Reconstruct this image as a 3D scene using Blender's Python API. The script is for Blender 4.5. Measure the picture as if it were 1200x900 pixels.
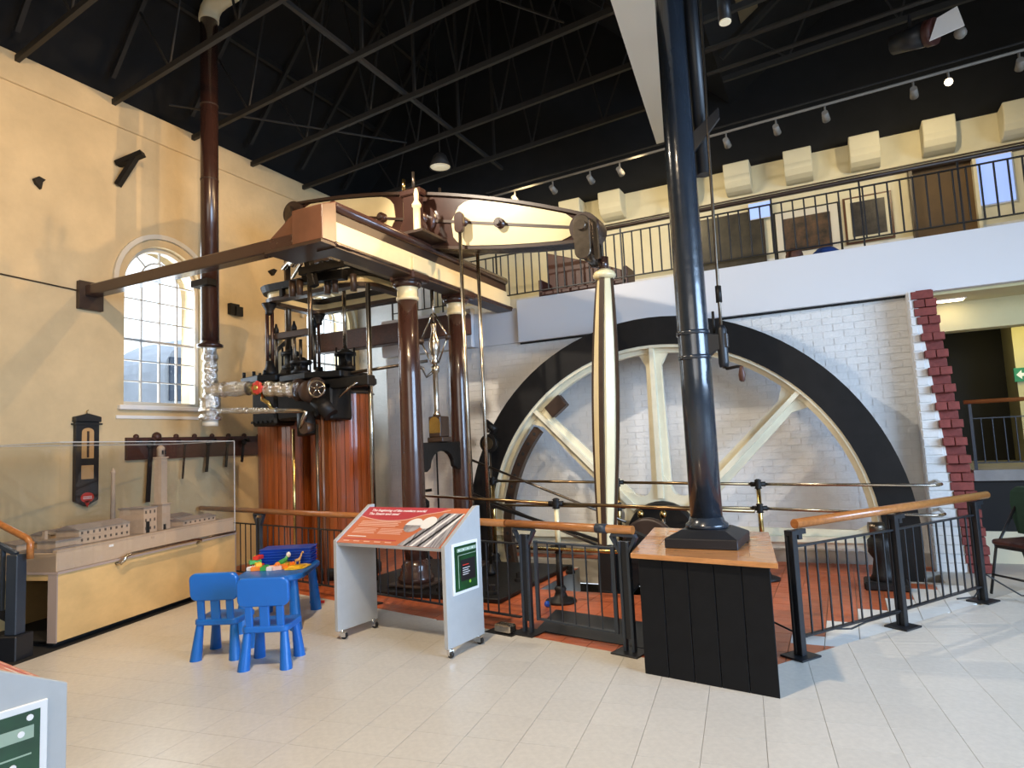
import bpy, bmesh, math, random
from mathutils import Vector, Matrix
random.seed(7)
PI = math.pi
for o in list(bpy.data.objects): bpy.data.objects.remove(o)
SC = bpy.context.scene
COL = SC.collection

# ------------------------------------------------------------------ camera
cam_d = bpy.data.cameras.new('camera')
cam = bpy.data.objects.new('camera', cam_d); COL.objects.link(cam)
cam_d.sensor_fit = 'HORIZONTAL'; cam_d.sensor_width = 36.0
cam_d.lens = 765.06 / 1200.0 * 36.0
cam_d.clip_start = 0.05; cam_d.clip_end = 200
Rm = Matrix(((0.892492, 0.082874, 0.443385), (0.448660, -0.061764, -0.891566), (-0.046503, 0.994644, -0.092306)))
q = Rm.to_quaternion(); q.normalize()
cam.matrix_world = Matrix.Translation((0, 0, 1.55)) @ q.to_matrix().to_4x4()
SC.camera = cam

# ------------------------------------------------------------------ world and lights
w = bpy.data.worlds.new('world'); SC.world = w; w.use_nodes = True
bg = w.node_tree.nodes['Background']
bg.inputs['Color'].default_value = (0.80, 0.90, 1.0, 1); bg.inputs['Strength'].default_value = 2.2
SC.view_settings.view_transform = 'Standard'; SC.view_settings.look = 'None'
SC.view_settings.exposure = 0.0; SC.view_settings.gamma = 1.0
SC.view_settings.use_curve_mapping = False

def light(kind, name, loc, target, energy, color, size=0.2, sy=None, angle=60, blend=0.5):
    d = bpy.data.lights.new(name, kind); d.energy = energy; d.color = color
    if kind == 'AREA':
        d.shape = 'RECTANGLE'; d.size = size; d.size_y = sy or size
    elif kind == 'SPOT':
        d.spot_size = math.radians(angle); d.spot_blend = blend; d.shadow_soft_size = size
    else: d.shadow_soft_size = size
    o = bpy.data.objects.new(name, d); COL.objects.link(o); o.location = loc
    o.rotation_euler = (Vector(target) - Vector(loc)).to_track_quat('-Z', 'Y').to_euler()
    return o
WARM = (1.0, 0.67, 0.36); WARM2 = (1.0, 0.79, 0.54); COOL = (0.46, 0.68, 1.0)
def spread(o, deg): o.data.spread = math.radians(deg); return o
spread(light('AREA', 'daylight_side_windows', (6.7, 3.0, 3.0), (-.2, 5.8, 1.2), 400, COOL, 6.5, 2.8), 90)
spread(light('AREA', 'rear_fill_light', (0.5, -5.8, 3.4), (-2, 3.5, .3), 90, (1.0, 0.90, 0.78), 8.0, 2.8), 110)  # unseen fill added behind the camera, warm tinted
light('AREA', 'window_daylight', (-8.45, 5.7, 3.3), (0, 5.7, 2.2), 45, (0.8, 0.9, 1.0), 1.0, 1.9)
light('AREA', 'window_daylight', (-8.45, 8.85, 3.3), (-4, 8.85, 2.6), 50, (0.7, 0.85, 1.0), 1.0, 1.9)
light('SPOT', 'spot_left_wall', (-2.6, 2.2, 5.6), (-8, 5.0, 2.3), 560, WARM, 0.06, angle=92, blend=.7)
light('SPOT', 'spot_left_wall', (-.5, 8.35, 5.25), (-8, 5.2, 3.2), 680, WARM, 0.05, angle=60, blend=.7)
light('SPOT', 'spot_left_wall', (-2.0, 6.1, 5.6), (-8, 5.2, 3.4), 250, WARM, 0.05, angle=75, blend=.7)
light('SPOT', 'spot_engine', (-1.0, 2.0, 5.6), (-4.6, 6.6, 3.2), 420, WARM2, 0.06, angle=66, blend=.7)
light('SPOT', 'spot_wheel', (-4.6, 4.2, 5.7), (-1.5, 8.5, 1.5), 700, (1.0, 0.88, 0.72), 0.05, angle=85, blend=.6)
light('SPOT', 'spot_floor', (-2.2, 1.2, 5.7), (-2.6, 3.2, 0), 1000, WARM2, 0.15, angle=104, blend=.9)
for xx in (-4.0, -2.2, -.4, 1.2):
    light('SPOT', 'spot_gallery', (xx, 8.45, 5.3), (xx, 10.2, 4.7), 55, (1.0, 0.80, 0.46), 0.05, angle=130, blend=.9)
light('AREA', 'corridor_lamp', (2.2, 9.8, 2.95), (2.2, 9.9, 0), 16, (1.0, 0.86, 0.34), 0.8, 0.8)

# ------------------------------------------------------------------ materials
def mat(name, col, rough=0.5, metal=0.0, var=0.0, scale=8.0, bump=0.0, bscale=None, col2=None, stretch=None, spec=None,
        trans=0.0, emit=None, estr=1.0, rnd=0.0, coat=0.0, alpha=1.0):
    m = bpy.data.materials.new(name); m.use_nodes = True
    nt = m.node_tree; b = nt.nodes['Principled BSDF']
    c = tuple(col) + (1,)
    b.inputs['Base Color'].default_value = c
    b.inputs['Roughness'].default_value = rough; b.inputs['Metallic'].default_value = metal
    if spec is not None: b.inputs['Specular IOR Level'].default_value = spec
    if trans: b.inputs['Transmission Weight'].default_value = trans
    if coat: b.inputs['Coat Weight'].default_value = coat
    if alpha < 1: b.inputs['Alpha'].default_value = alpha
    if emit:
        b.inputs['Emission Color'].default_value = tuple(emit) + (1,); b.inputs['Emission Strength'].default_value = estr
    if var or bump or col2:
        tc = nt.nodes.new('ShaderNodeTexCoord'); mp = nt.nodes.new('ShaderNodeMapping')
        nt.links.new(tc.outputs['Object'], mp.inputs['Vector'])
        if stretch: mp.inputs['Scale'].default_value = stretch
        n = nt.nodes.new('ShaderNodeTexNoise'); n.inputs['Scale'].default_value = scale; n.inputs['Detail'].default_value = 6
        n.inputs['Roughness'].default_value = 0.6
        nt.links.new(mp.outputs['Vector'], n.inputs['Vector'])
        r = nt.nodes.new('ShaderNodeValToRGB'); e = r.color_ramp.elements
        e[0].position = 0.3; e[1].position = 0.7
        c2 = col2 or tuple(max(0, x * (1 - var)) for x in col)
        e[0].color = tuple(c2) + (1,); e[1].color = tuple(min(1, x * (1 + var * .4)) for x in col) + (1,)
        nt.links.new(n.outputs['Fac'], r.inputs['Fac'])
        out = r.outputs['Color']
        if rnd:
            oi = nt.nodes.new('ShaderNodeObjectInfo'); mr = nt.nodes.new('ShaderNodeMapRange')
            mr.inputs['To Min'].default_value = 1 - rnd; mr.inputs['To Max'].default_value = 1 + rnd * .4
            nt.links.new(oi.outputs['Random'], mr.inputs['Value'])
            h = nt.nodes.new('ShaderNodeHueSaturation'); nt.links.new(out, h.inputs['Color']); nt.links.new(mr.outputs['Result'], h.inputs['Value'])
            out = h.outputs['Color']
        nt.links.new(out, b.inputs['Base Color'])
        if bump:
            n2 = nt.nodes.new('ShaderNodeTexNoise'); n2.inputs['Scale'].default_value = bscale or scale * 3; n2.inputs['Detail'].default_value = 5
            nt.links.new(mp.outputs['Vector'], n2.inputs['Vector'])
            bp = nt.nodes.new('ShaderNodeBump'); bp.inputs['Strength'].default_value = bump; bp.inputs['Distance'].default_value = 0.02
            nt.links.new(n2.outputs['Fac'], bp.inputs['Height']); nt.links.new(bp.outputs['Normal'], b.inputs['Normal'])
    return m
M = {}
M['plaster'] = mat('cream_plaster', (0.70, 0.545, 0.315), 0.85, var=.16, scale=1.6, bump=.25, bscale=14)
M['whitebrick'] = mat('white_painted_brick', (0.80, 0.79, 0.77), 0.6, var=.08, scale=3, bump=.3, bscale=25, rnd=.05)
M['mortar'] = mat('painted_mortar', (0.76, 0.75, 0.73), 0.8, var=.1, scale=6)
M['redbrick'] = mat('red_brick', (0.24, 0.050, 0.040), 0.75, var=.25, scale=18, bump=.3, rnd=.2)
M['vinyl'] = mat('beige_vinyl_tile', (0.70, 0.655, 0.58), 0.30, var=.10, scale=26, rnd=.035, spec=.5)
M['grout'] = mat('dark_joint', (0.48, 0.44, 0.38), 0.8)
M['redtile'] = mat('red_quarry_tile', (0.56, 0.135, 0.048), 0.35, var=.2, scale=9, rnd=.14)
M['whitetile'] = mat('white_floor_tile', (0.78, 0.77, 0.73), 0.35, var=.05, scale=9)
M['concrete'] = mat('concrete', (0.30, 0.28, 0.26), 0.8, var=.2, scale=5)
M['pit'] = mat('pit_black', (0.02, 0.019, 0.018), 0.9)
M['fascia'] = mat('grey_white_fascia_paint', (0.74, 0.74, 0.76), 0.5)
M['upper'] = mat('pale_cream_wall_paint', (0.80, 0.72, 0.50), 0.75, var=.06, scale=3)
M['yellowwall'] = mat('yellowish_wall_paint', (0.66, 0.60, 0.34), 0.7, var=.06, scale=3)
M['roof'] = mat('black_roof_boards', (0.007, 0.007, 0.0075), 0.85, var=.4, scale=4)
M['truss'] = mat('dark_grey_steel', (0.018, 0.0165, 0.0145), 0.65, metal=.0, var=.2, scale=12)
M['trackgrey'] = mat('pale_grey_track', (0.26, 0.24, 0.21), 0.5)
M['blacksteel'] = mat('black_painted_steel', (0.011, 0.012, 0.015), 0.42, var=.2, scale=10)
M['bluegrey'] = mat('blue_grey_painted_steel', (0.030, 0.040, 0.056), 0.35, var=.15, scale=10)
M['column'] = mat('dark_slate_blue_gloss_paint', (0.022, 0.029, 0.040), 0.22, var=.2, scale=6, bump=.12, bscale=14, coat=.4)
M['blackiron'] = mat('black_cast_iron', (0.0105, 0.009, 0.008), 0.5, spec=.3, var=.3, scale=9, bump=.15, bscale=30)
M['rimiron'] = mat('dark_brown_black_rim_iron', (0.0115, 0.0105, 0.010), 0.6, spec=.25, var=.3, scale=7)
M['cream'] = mat('cream_gloss_paint', (0.80, 0.68, 0.40), 0.3, var=.06, scale=5, coat=.2)
M['creamwheel'] = mat('cream_wheel_paint', (0.80, 0.74, 0.55), 0.38, var=.12, scale=5)
M['brown'] = mat('red_brown_gloss_paint', (0.050, 0.021, 0.0145), 0.27, var=.2, scale=6, coat=.4)
M['copperbrown'] = mat('copper_brown_paint', (0.14, 0.062, 0.035), 0.3, var=.25, scale=5, coat=.3)
M['darkbrown'] = mat('dark_brown_iron', (0.050, 0.028, 0.018), 0.4, var=.25, scale=8)
M['mahog'] = mat('varnished_orange_mahogany', (0.30, 0.070, 0.012), 0.3, var=.45, scale=3.2, stretch=(6, 6, .35), rnd=.22, coat=.3)
M['steel'] = mat('polished_steel', (0.52, 0.46, 0.38), 0.24, metal=1.0, var=.15, scale=20)
M['darksteel'] = mat('oily_dark_steel', (0.16, 0.13, 0.10), 0.3, metal=.9, var=.25, scale=14)
M['brass'] = mat('brass', (0.55, 0.38, 0.14), 0.22, metal=1.0, var=.15, scale=15)
M['brassdark'] = mat('aged_brass', (0.30, 0.20, 0.10), 0.28, metal=1.0, var=.2, scale=12)
M['foil'] = mat('crumpled_aluminium_foil', (0.80, 0.78, 0.74), 0.18, metal=1.0, bump=1.0, bscale=45, var=.05, scale=10)
M['red'] = mat('red_paint', (0.62, 0.05, 0.035), 0.35)
M['grey'] = mat('grey_laminate', (0.46, 0.47, 0.47), 0.45, var=.05, scale=12)
M['greyend'] = mat('pale_grey_laminate_edge', (0.60, 0.60, 0.59), 0.5)
M['white'] = mat('white_plastic', (0.82, 0.81, 0.79), 0.45)
M['offwhite'] = mat('off_white_paint', (0.76, 0.70, 0.58), 0.55)
M['barpaint'] = mat('grey_white_bar_paint', (0.50, 0.49, 0.47), 0.5)
M['blue'] = mat('bright_blue_plastic', (0.008, 0.135, 0.50), 0.35, var=.05, scale=6)
M['bluetray'] = mat('royal_blue_plastic', (0.012, 0.075, 0.48), 0.3)
M['wood'] = mat('orange_varnished_timber', (0.40, 0.150, 0.040), 0.30, var=.3, scale=5, stretch=(1, 9, 9), coat=.3)
M['woodtop'] = mat('varnished_timber_board', (0.62, 0.28, 0.10), 0.22, var=.25, scale=4, stretch=(1.2, 8, 8), coat=.4)
M['darkwood'] = mat('dark_red_timber', (0.075, 0.026, 0.015), 0.5, var=.4, scale=5, stretch=(8, 1, 8))
M['ply'] = mat('birch_plywood', (0.66, 0.44, 0.19), 0.3, var=.22, scale=2.0, stretch=(1, 1, 1.6), coat=.25)
M['plyedge'] = mat('grey_brown_panel_edge', (0.36, 0.28, 0.24), 0.6)
M['model'] = mat('pale_stone_model_card', (0.50, 0.37, 0.26), 0.7, var=.1, scale=20)
M['modelroof'] = mat('grey_slate_model_card', (0.26, 0.215, 0.19), 0.7, var=.1, scale=20)
M['modelwin'] = mat('dark_model_window', (0.10, 0.075, 0.06), 0.7)
M['traypaint'] = mat('pinkish_tan_tray_paint', (0.58, 0.43, 0.30), 0.6, var=.05, scale=10)
M['litboard'] = mat('lamplit_tan_roof_board', (0.16, 0.115, 0.055), 0.8, var=.3, scale=3)  # tan tone paints the light falling on the roof boards
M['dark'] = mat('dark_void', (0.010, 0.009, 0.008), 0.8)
M['blackboard'] = mat('black_painted_board', (0.0075, 0.008, 0.0095), 0.6, spec=.2, var=.3, scale=7, bump=.1)
M['panel_orange'] = mat('orange_printed_panel', (0.62, 0.175, 0.075), 0.35)
M['panel_red'] = mat('crimson_printed_band', (0.50, 0.055, 0.07), 0.35)
M['print_pink'] = mat('pale_pink_print', (0.85, 0.55, 0.45), 0.4)
M['print_white'] = mat('white_print', (0.88, 0.86, 0.84), 0.4)
M['photo'] = mat('black_and_white_photograph_print', (0.62, 0.60, 0.62), 0.35, col2=(0.07, 0.06, 0.08), scale=5, stretch=(14, 1.2, 1))
M['photo2'] = mat('grey_photograph_print', (0.55, 0.52, 0.52), 0.35, col2=(0.12, 0.10, 0.11), scale=9)
M['green'] = mat('dark_green_print', (0.012, 0.075, 0.022), 0.35, var=.5, scale=5)
M['lgreen'] = mat('light_green_print', (0.35, 0.45, 0.34), 0.4)
M['toygreen'] = mat('green_plastic', (0.05, 0.36, 0.08), 0.35); M['toyyellow'] = mat('yellow_plastic', (0.86, 0.55, 0.03), 0.35)
M['toyred'] = mat('red_plastic', (0.66, 0.04, 0.025), 0.35); M['toyorange'] = mat('orange_plastic', (0.85, 0.24, 0.03), 0.35)
M['toytan'] = mat('tan_plastic', (0.55, 0.33, 0.14), 0.4); M['toylime'] = mat('lime_plastic', (0.28, 0.55, 0.05), 0.35)
M['black'] = mat('black_plastic', (0.012, 0.012, 0.013), 0.4)
M['chrome'] = mat('chrome', (0.75, 0.74, 0.72), 0.14, metal=1)
M['maroon'] = mat('maroon_vinyl', (0.060, 0.018, 0.014), 0.45)
M['darkgreen'] = mat('dark_green_cloth', (0.012, 0.045, 0.028), 0.8, var=.2, scale=10)
M['exitgreen'] = mat('exit_sign_green', (0.02, 0.22, 0.10), 0.4, emit=(0.02, 0.25, 0.11), estr=.12)
M['exitwhite'] = mat('exit_sign_white', (0.8, 0.85, 0.8), 0.4, emit=(.8, .9, .8), estr=.2)
M['lamp'] = mat('lit_lamp_face', (1, .85, .6), 0.4, emit=(1.0, 0.80, 0.50), estr=14)
M['lampdim'] = mat('glowing_lamp_shade', (0.8, .75, .6), 0.4, emit=(1.0, 0.85, 0.55), estr=.35)
M['bluelit'] = mat('projected_blue_screen', (0.3, .4, .7), 0.4, emit=(0.28, 0.42, 0.85), estr=.9)
M['paint1'] = mat('dark_oil_painting', (0.075, 0.060, 0.036), 0.35, col2=(0.014, 0.013, 0.011), scale=4)
M['paint2'] = mat('oil_painting_figures', (0.16, 0.085, 0.045), 0.35, col2=(0.008, 0.012, 0.012), scale=7)
M['paint3'] = mat('dark_blue_oil_painting', (0.06, 0.05, 0.046), 0.35, col2=(0.006, 0.007, 0.010), scale=8)
M['amber'] = mat('brown_display_alcove', (0.12, 0.066, 0.022), 0.6, var=.35, scale=2)
M['outwall'] = mat('outside_blue_grey_wall', (0.42, 0.48, 0.58), 0.7, var=.15, scale=2)
M['outdark'] = mat('outside_dark_window', (0.05, 0.08, 0.14), 0.2)
M['stone'] = mat('grey_stone', (0.42, 0.40, 0.37), 0.7, var=.2, scale=6)
M['skin'] = mat('brown_hair', (0.13, 0.05, 0.03), 0.7, var=.3, scale=12)
M['bluecloth'] = mat('blue_cloth', (0.015, 0.05, 0.22), 0.8)
gl = bpy.data.materials.new('clear_glass'); gl.use_nodes = True
nt = gl.node_tree; nt.nodes.clear()
go = nt.nodes.new('ShaderNodeOutputMaterial'); gm = nt.nodes.new('ShaderNodeMixShader')
gt = nt.nodes.new('ShaderNodeBsdfTransparent'); gg = nt.nodes.new('ShaderNodeBsdfGlossy'); gf = nt.nodes.new('ShaderNodeLayerWeight'); gp = nt.nodes.new('ShaderNodeMath'); gp.operation = 'POWER'; gp.inputs[1].default_value = 4.0
gq = nt.nodes.new('ShaderNodeMath'); gq.operation = 'MULTIPLY_ADD'; gq.inputs[1].default_value = 0.35; gq.inputs[2].default_value = 0.035
gf.inputs['Blend'].default_value = 0.5; gg.inputs['Roughness'].default_value = 0.03
gt.inputs['Color'].default_value = (0.97, 0.975, 0.975, 1)
nt.links.new(gf.outputs['Facing'], gp.inputs[0]); nt.links.new(gp.outputs[0], gq.inputs[0]); nt.links.new(gq.outputs[0], gm.inputs['Fac'])
nt.links.new(gt.outputs['BSDF'], gm.inputs[1]); nt.links.new(gg.outputs['BSDF'], gm.inputs[2])
nt.links.new(gm.outputs['Shader'], go.inputs['Surface'])
M['glass'] = gl

# ------------------------------------------------------------------ mesh helpers
class MB:
    def __init__(s, M4=None): s.v = []; s.f = []; s.sm = []; s.M = M4
    def add(s, vs, fs, smooth=False):
        n = len(s.v)
        for p in vs:
            p = Vector(p); s.v.append(s.M @ p if s.M else p)
        for f in fs: s.f.append([n + i for i in f]); s.sm.append(smooth)
        return s
    def box(s, x0, x1, y0, y1, z0, z1, T=None):
        vs = [Vector((x, y, z)) for z in (z0, z1) for y in (y0, y1) for x in (x0, x1)]
        if T: vs = [T @ p for p in vs]
        return s.add(vs, [(0, 2, 3, 1), (4, 5, 7, 6), (0, 1, 5, 4), (2, 6, 7, 3), (0, 4, 6, 2), (1, 3, 7, 5)])
    def bar(s, p0, p1, wd, ht, up=(0, 0, 1)):          # rectangular bar between two points
        p0, p1 = Vector(p0), Vector(p1); d = (p1 - p0).normalized(); up = Vector(up)
        if abs(d.dot(up)) > .99: up = Vector((1, 0, 0))
        a = d.cross(up).normalized(); b = a.cross(d).normalized()
        vs = []
        for p in (p0, p1):
            for i, j in ((-1, -1), (1, -1), (1, 1), (-1, 1)): vs.append(p + a * (i * wd / 2) + b * (j * ht / 2))
        return s.add(vs, [(0, 3, 2, 1), (4, 5, 6, 7), (0, 1, 5, 4), (1, 2, 6, 5), (2, 3, 7, 6), (3, 0, 4, 7)])
    def cyl(s, p0, p1, r0, r1=None, seg=14, cap=True):
        p0, p1 = Vector(p0), Vector(p1); r1 = r0 if r1 is None else r1
        d = (p1 - p0).normalized(); up = Vector((0, 0, 1)) if abs(d.z) < .95 else Vector((1, 0, 0))
        a = d.cross(up).normalized(); b = d.cross(a).normalized(); vs = []
        for p, r in ((p0, r0), (p1, r1)):
            for k in range(seg):
                t = 2 * PI * k / seg; vs.append(p + a * (r * math.cos(t)) + b * (r * math.sin(t)))
        s.add(vs, [(k, (k + 1) % seg, seg + (k + 1) % seg, seg + k) for k in range(seg)], True)
        if cap:
            n = len(s.v) - 2 * seg
            s.f.append([n + k for k in reversed(range(seg))]); s.sm.append(False)
            s.f.append([n + seg + k for k in range(seg)]); s.sm.append(False)
        return s
    def tube(s, pts, r, seg=8):
        pts = [Vector(p) for p in pts]; n = len(pts); vs = []
        prev = None
        for i, p in enumerate(pts):
            d = (pts[min(i + 1, n - 1)] - pts[max(i - 1, 0)]).normalized()
            if prev is None:
                up = Vector((0, 0, 1)) if abs(d.z) < .9 else Vector((1, 0, 0)); a = d.cross(up).normalized()
            else: a = (prev - d * prev.dot(d)).normalized()
            prev = a; b = d.cross(a)
            rr = r[i] if isinstance(r, (list, tuple)) else r
            for k in range(seg):
                t = 2 * PI * k / seg; vs.append(p + a * (rr * math.cos(t)) + b * (rr * math.sin(t)))
        fs = [(i * seg + k, i * seg + (k + 1) % seg, (i + 1) * seg + (k + 1) % seg, (i + 1) * seg + k) for i in range(n - 1) for k in range(seg)]
        s.add(vs, fs, True)
        m = len(s.v) - n * seg
        s.f.append([m + k for k in reversed(range(seg))]); s.sm.append(False)
        s.f.append([m + (n - 1) * seg + k for k in range(seg)]); s.sm.append(False)
        return s
    def lathe(s, prof, o=(0, 0, 0), seg=24, axis='z', smooth=True):
        o = Vector(o); vs = []
        for r, z in prof:
            for k in range(seg):
                t = 2 * PI * k / seg; c, n = r * math.cos(t), r * math.sin(t)
                vs.append(o + (Vector((c, n, z)) if axis == 'z' else Vector((c, z, n)) if axis == 'y' else Vector((z, c, n))))
        m = len(prof)
        s.add(vs, [(i * seg + k, i * seg + (k + 1) % seg, (i + 1) * seg + (k + 1) % seg, (i + 1) * seg + k) for i in range(m - 1) for k in range(seg)], smooth)
        b = len(s.v) - m * seg
        if prof[0][0] > 1e-4: s.f.append([b + k for k in reversed(range(seg))]); s.sm.append(False)
        if prof[-1][0] > 1e-4: s.f.append([b + (m - 1) * seg + k for k in range(seg)]); s.sm.append(False)
        return s
    def prism(s, poly, ext):
        ext = Vector(ext); n = len(poly); vs = [Vector(p) for p in poly]; vs += [p + ext for p in vs]
        s.add(vs, [tuple(reversed(range(n))), tuple(range(n, 2 * n))] + [(k, (k + 1) % n, n + (k + 1) % n, n + k) for k in range(n)])
        return s
    def loft(s, A, B, closed=True, caps=True):
        n = len(A); s.add(list(A) + list(B), [(k, (k + 1) % n, n + (k + 1) % n, n + k) for k in range(n if closed else n - 1)] + ([tuple(reversed(range(n))), tuple(range(n, 2 * n))] if caps else []))
        return s
    def sph(s, c, r, seg=12, sq=1.0):
        n = max(6, seg // 2); prof = [(max(r * math.sin(PI * i / n), 1e-5 if 0 < i < n else 1e-5), -r * sq * math.cos(PI * i / n)) for i in range(n + 1)]
        return s.lathe(prof, c, seg)
    def ringstrip(s, rings, closed=True):               # list of equal-length loops joined in a ring (closed sweep)
        n = len(rings[0]); m = len(rings); vs = [p for r in rings for p in r]
        fs = []
        for i in range(m if closed else m - 1):
            for k in range(n): fs.append((i * n + k, i * n + (k + 1) % n, ((i + 1) % m) * n + (k + 1) % n, ((i + 1) % m) * n + k))
        return s.add(vs, fs)
    def build(s, name, material, parent=None, bev=0.0, kind=None, label=None, cat=None, group=None, local=False, fix=True, bseg=1):
        me = bpy.data.meshes.new(name)
        lo = Vector((min(p.x for p in s.v), min(p.y for p in s.v), min(p.z for p in s.v)))
        hi = Vector((max(p.x for p in s.v), max(p.y for p in s.v), max(p.z for p in s.v)))
        org = Vector(((lo.x + hi.x) / 2, (lo.y + hi.y) / 2, lo.z))
        if local: org = Vector((0, 0, 0))
        me.from_pydata([p - org for p in s.v], [], s.f)
        for i, p in enumerate(me.polygons): p.use_smooth = s.sm[i]
        if bev or fix:
            bm = bmesh.new(); bm.from_mesh(me)
            bmesh.ops.recalc_face_normals(bm, faces=bm.faces)
            if bev:
                ed = [e for e in bm.edges if len(e.link_faces) == 2 and e.calc_face_angle(0) > .6]
                try: bmesh.ops.bevel(bm, geom=ed, offset=bev, segments=bseg, affect='EDGES', clamp_overlap=True)
                except Exception: pass
            bm.to_mesh(me); bm.free()
        mats = material if isinstance(material, (list, tuple)) else [material]
        for m in mats: me.materials.append(M[m] if isinstance(m, str) else m)
        o = bpy.data.objects.new(name, me); COL.objects.link(o); o.location = org
        setup(o, parent, local, kind, label, cat, group)
        return o
def pmat(o): return Matrix.Translation(o.location) @ o.rotation_euler.to_matrix().to_4x4() @ Matrix.Diagonal(o.scale).to_4x4()
def wmat(o):
    if o.parent: return wmat(o.parent) @ o.matrix_parent_inverse @ pmat(o)
    return pmat(o)
def setup(o, parent=None, local=False, kind=None, label=None, cat=None, group=None):
    if parent:
        o.parent = parent
        if not local: o.matrix_parent_inverse = wmat(parent).inverted()
    if kind: o['kind'] = kind
    if label: o['label'] = label
    if cat: o['category'] = cat
    if group: o['group'] = group
    return o
def thing(name, label, cat, loc, rz=0.0, group=None):
    o = bpy.data.objects.new(name, None); COL.objects.link(o); o.location = loc; o.rotation_euler = (0, 0, rz)
    o.empty_display_size = .1
    return setup(o, None, False, None, label, cat, group)
def copy_obj(o, parent, loc=None):
    c = o.copy(); COL.objects.link(c); c.parent = parent
    if loc is not None: c.location = loc
    return c
def copy_thing(root, loc, rz, label, group=None):
    r = root.copy(); COL.objects.link(r); r.location = loc; r.rotation_euler = (0, 0, rz); r['label'] = label
    if group: r['group'] = group
    for ch in list(root.children):
        c = copy_obj(ch, r)
        for g in list(ch.children): copy_obj(g, c)
    return r
def RZ(loc, deg): return Matrix.Translation(loc) @ Matrix.Rotation(math.radians(deg), 4, 'Z')
def rrect(x0, x1, y0, y1, r, n=5):
    pts = []
    for cx, cy, a in ((x1 - r, y0 + r, -90), (x1 - r, y1 - r, 0), (x0 + r, y1 - r, 90), (x0 + r, y0 + r, 180)):
        for k in range(n + 1):
            t = math.radians(a + 90 * k / n); pts.append((cx + r * math.cos(t), cy + r * math.sin(t)))
    return pts
def text_part(name, body, size, T, material, parent, depth=.0008, bold=0.0, align='LEFT', shear=0.0):
    cu = bpy.data.curves.new(name, 'FONT'); cu.body = body; cu.size = size; cu.extrude = depth; cu.offset = bold; cu.align_x = align; cu.shear = shear
    cu.resolution_u = 2
    ob = bpy.data.objects.new(name, cu); COL.objects.link(ob)
    me = bpy.data.meshes.new_from_object(ob.evaluated_get(bpy.context.evaluated_depsgraph_get()))
    bpy.data.objects.remove(ob)
    me.transform(T); me.materials.clear(); me.materials.append(M[material])
    o = bpy.data.objects.new(name, me); COL.objects.link(o); setup(o, parent)
    return o
def struct(mb, name, material, **k): return mb.build(name, material, kind='structure', **k)
def clip(poly, hp):                                      # Sutherland-Hodgman against half planes (a,b,c): a*x+b*y<=c
    for a, b, c in hp:
        out = []; n = len(poly)
        for i in range(n):
            p, r = poly[i], poly[(i + 1) % n]; dp = a * p[0] + b * p[1] - c; dr = a * r[0] + b * r[1] - c
            if dp <= 0: out.append(p)
            if (dp < 0 < dr) or (dr < 0 < dp):
                t = dp / (dp - dr); out.append((p[0] + t * (r[0] - p[0]), p[1] + t * (r[1] - p[1])))
        poly = out
        if len(poly) < 3: return []
    return poly
def area2(p): return abs(sum(p[i][0] * p[(i + 1) % len(p)][1] - p[(i + 1) % len(p)][0] * p[i][1] for i in range(len(p)))) / 2
CAMF = 765.06
def seen_size(x, y, z=0.0):                              # rough apparent size used only to rank repeats
    d = 0.444 * -x + 0.891 * y + 0.09 * (z - 1.55); return 1.0 / max(d, .3)
def in_view(x, y, z, m=40):
    v = Rm.transposed() @ Vector((x, y, z - 1.55))
    if v.z > -.2: return False
    px = 600 + CAMF * v.x / -v.z; py = 450 - CAMF * v.y / -v.z
    return -m < px < 1200 + m and -m < py < 900 + m

# ================================================================== SETTING
# ---- floor slab with pits
PITS = [(-4.85, -1.20, 7.78, 8.22), (.15, .80, 7.78, 8.22), (-3.05, -1.35, 6.45, 7.78)]
mb = MB()
for b in ((-9, 8, -6.5, 6.45), (-9, -3.05, 6.45, 7.78), (-1.35, 8, 6.45, 7.78), (-9, -4.85, 7.78, 8.22), (-1.20, .15, 7.78, 8.22), (.80, 8, 7.78, 8.22), (-9, 8, 8.22, 12.5)):
    mb.box(b[0], b[1], b[2], b[3], -.30, -.008)
floor = struct(mb, 'floor', 'grout')
mb = MB()
mb.box(-4.87, .82, 8.22, 8.24, -2.6, -.31); mb.box(-4.87, -4.85, 7.78, 8.22, -2.6, -.31); mb.box(.80, .82, 7.78, 8.22, -2.6, -.31)
mb.box(-4.87, -3.05, 7.76, 7.78, -2.6, -.31); mb.box(-1.35, .82, 7.76, 7.78, -2.6, -.31); mb.box(-3.05, -1.35, 7.76, 7.78, -2.6, -1.2); mb.box(-3.07, -1.33, 6.43, 6.45, -1.2, -.31)
mb.box(-3.07, -3.05, 6.45, 7.76, -1.2, -.31); mb.box(-1.35, -1.33, 6.45, 7.76, -1.2, -.31); mb.box(-3.07, -1.33, 6.45, 7.76, -1.22, -1.2); mb.box(-4.87, .82, 7.76, 8.24, -2.62, -2.6)
mb.build('pit_lining', 'pit', parent=floor)

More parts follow.
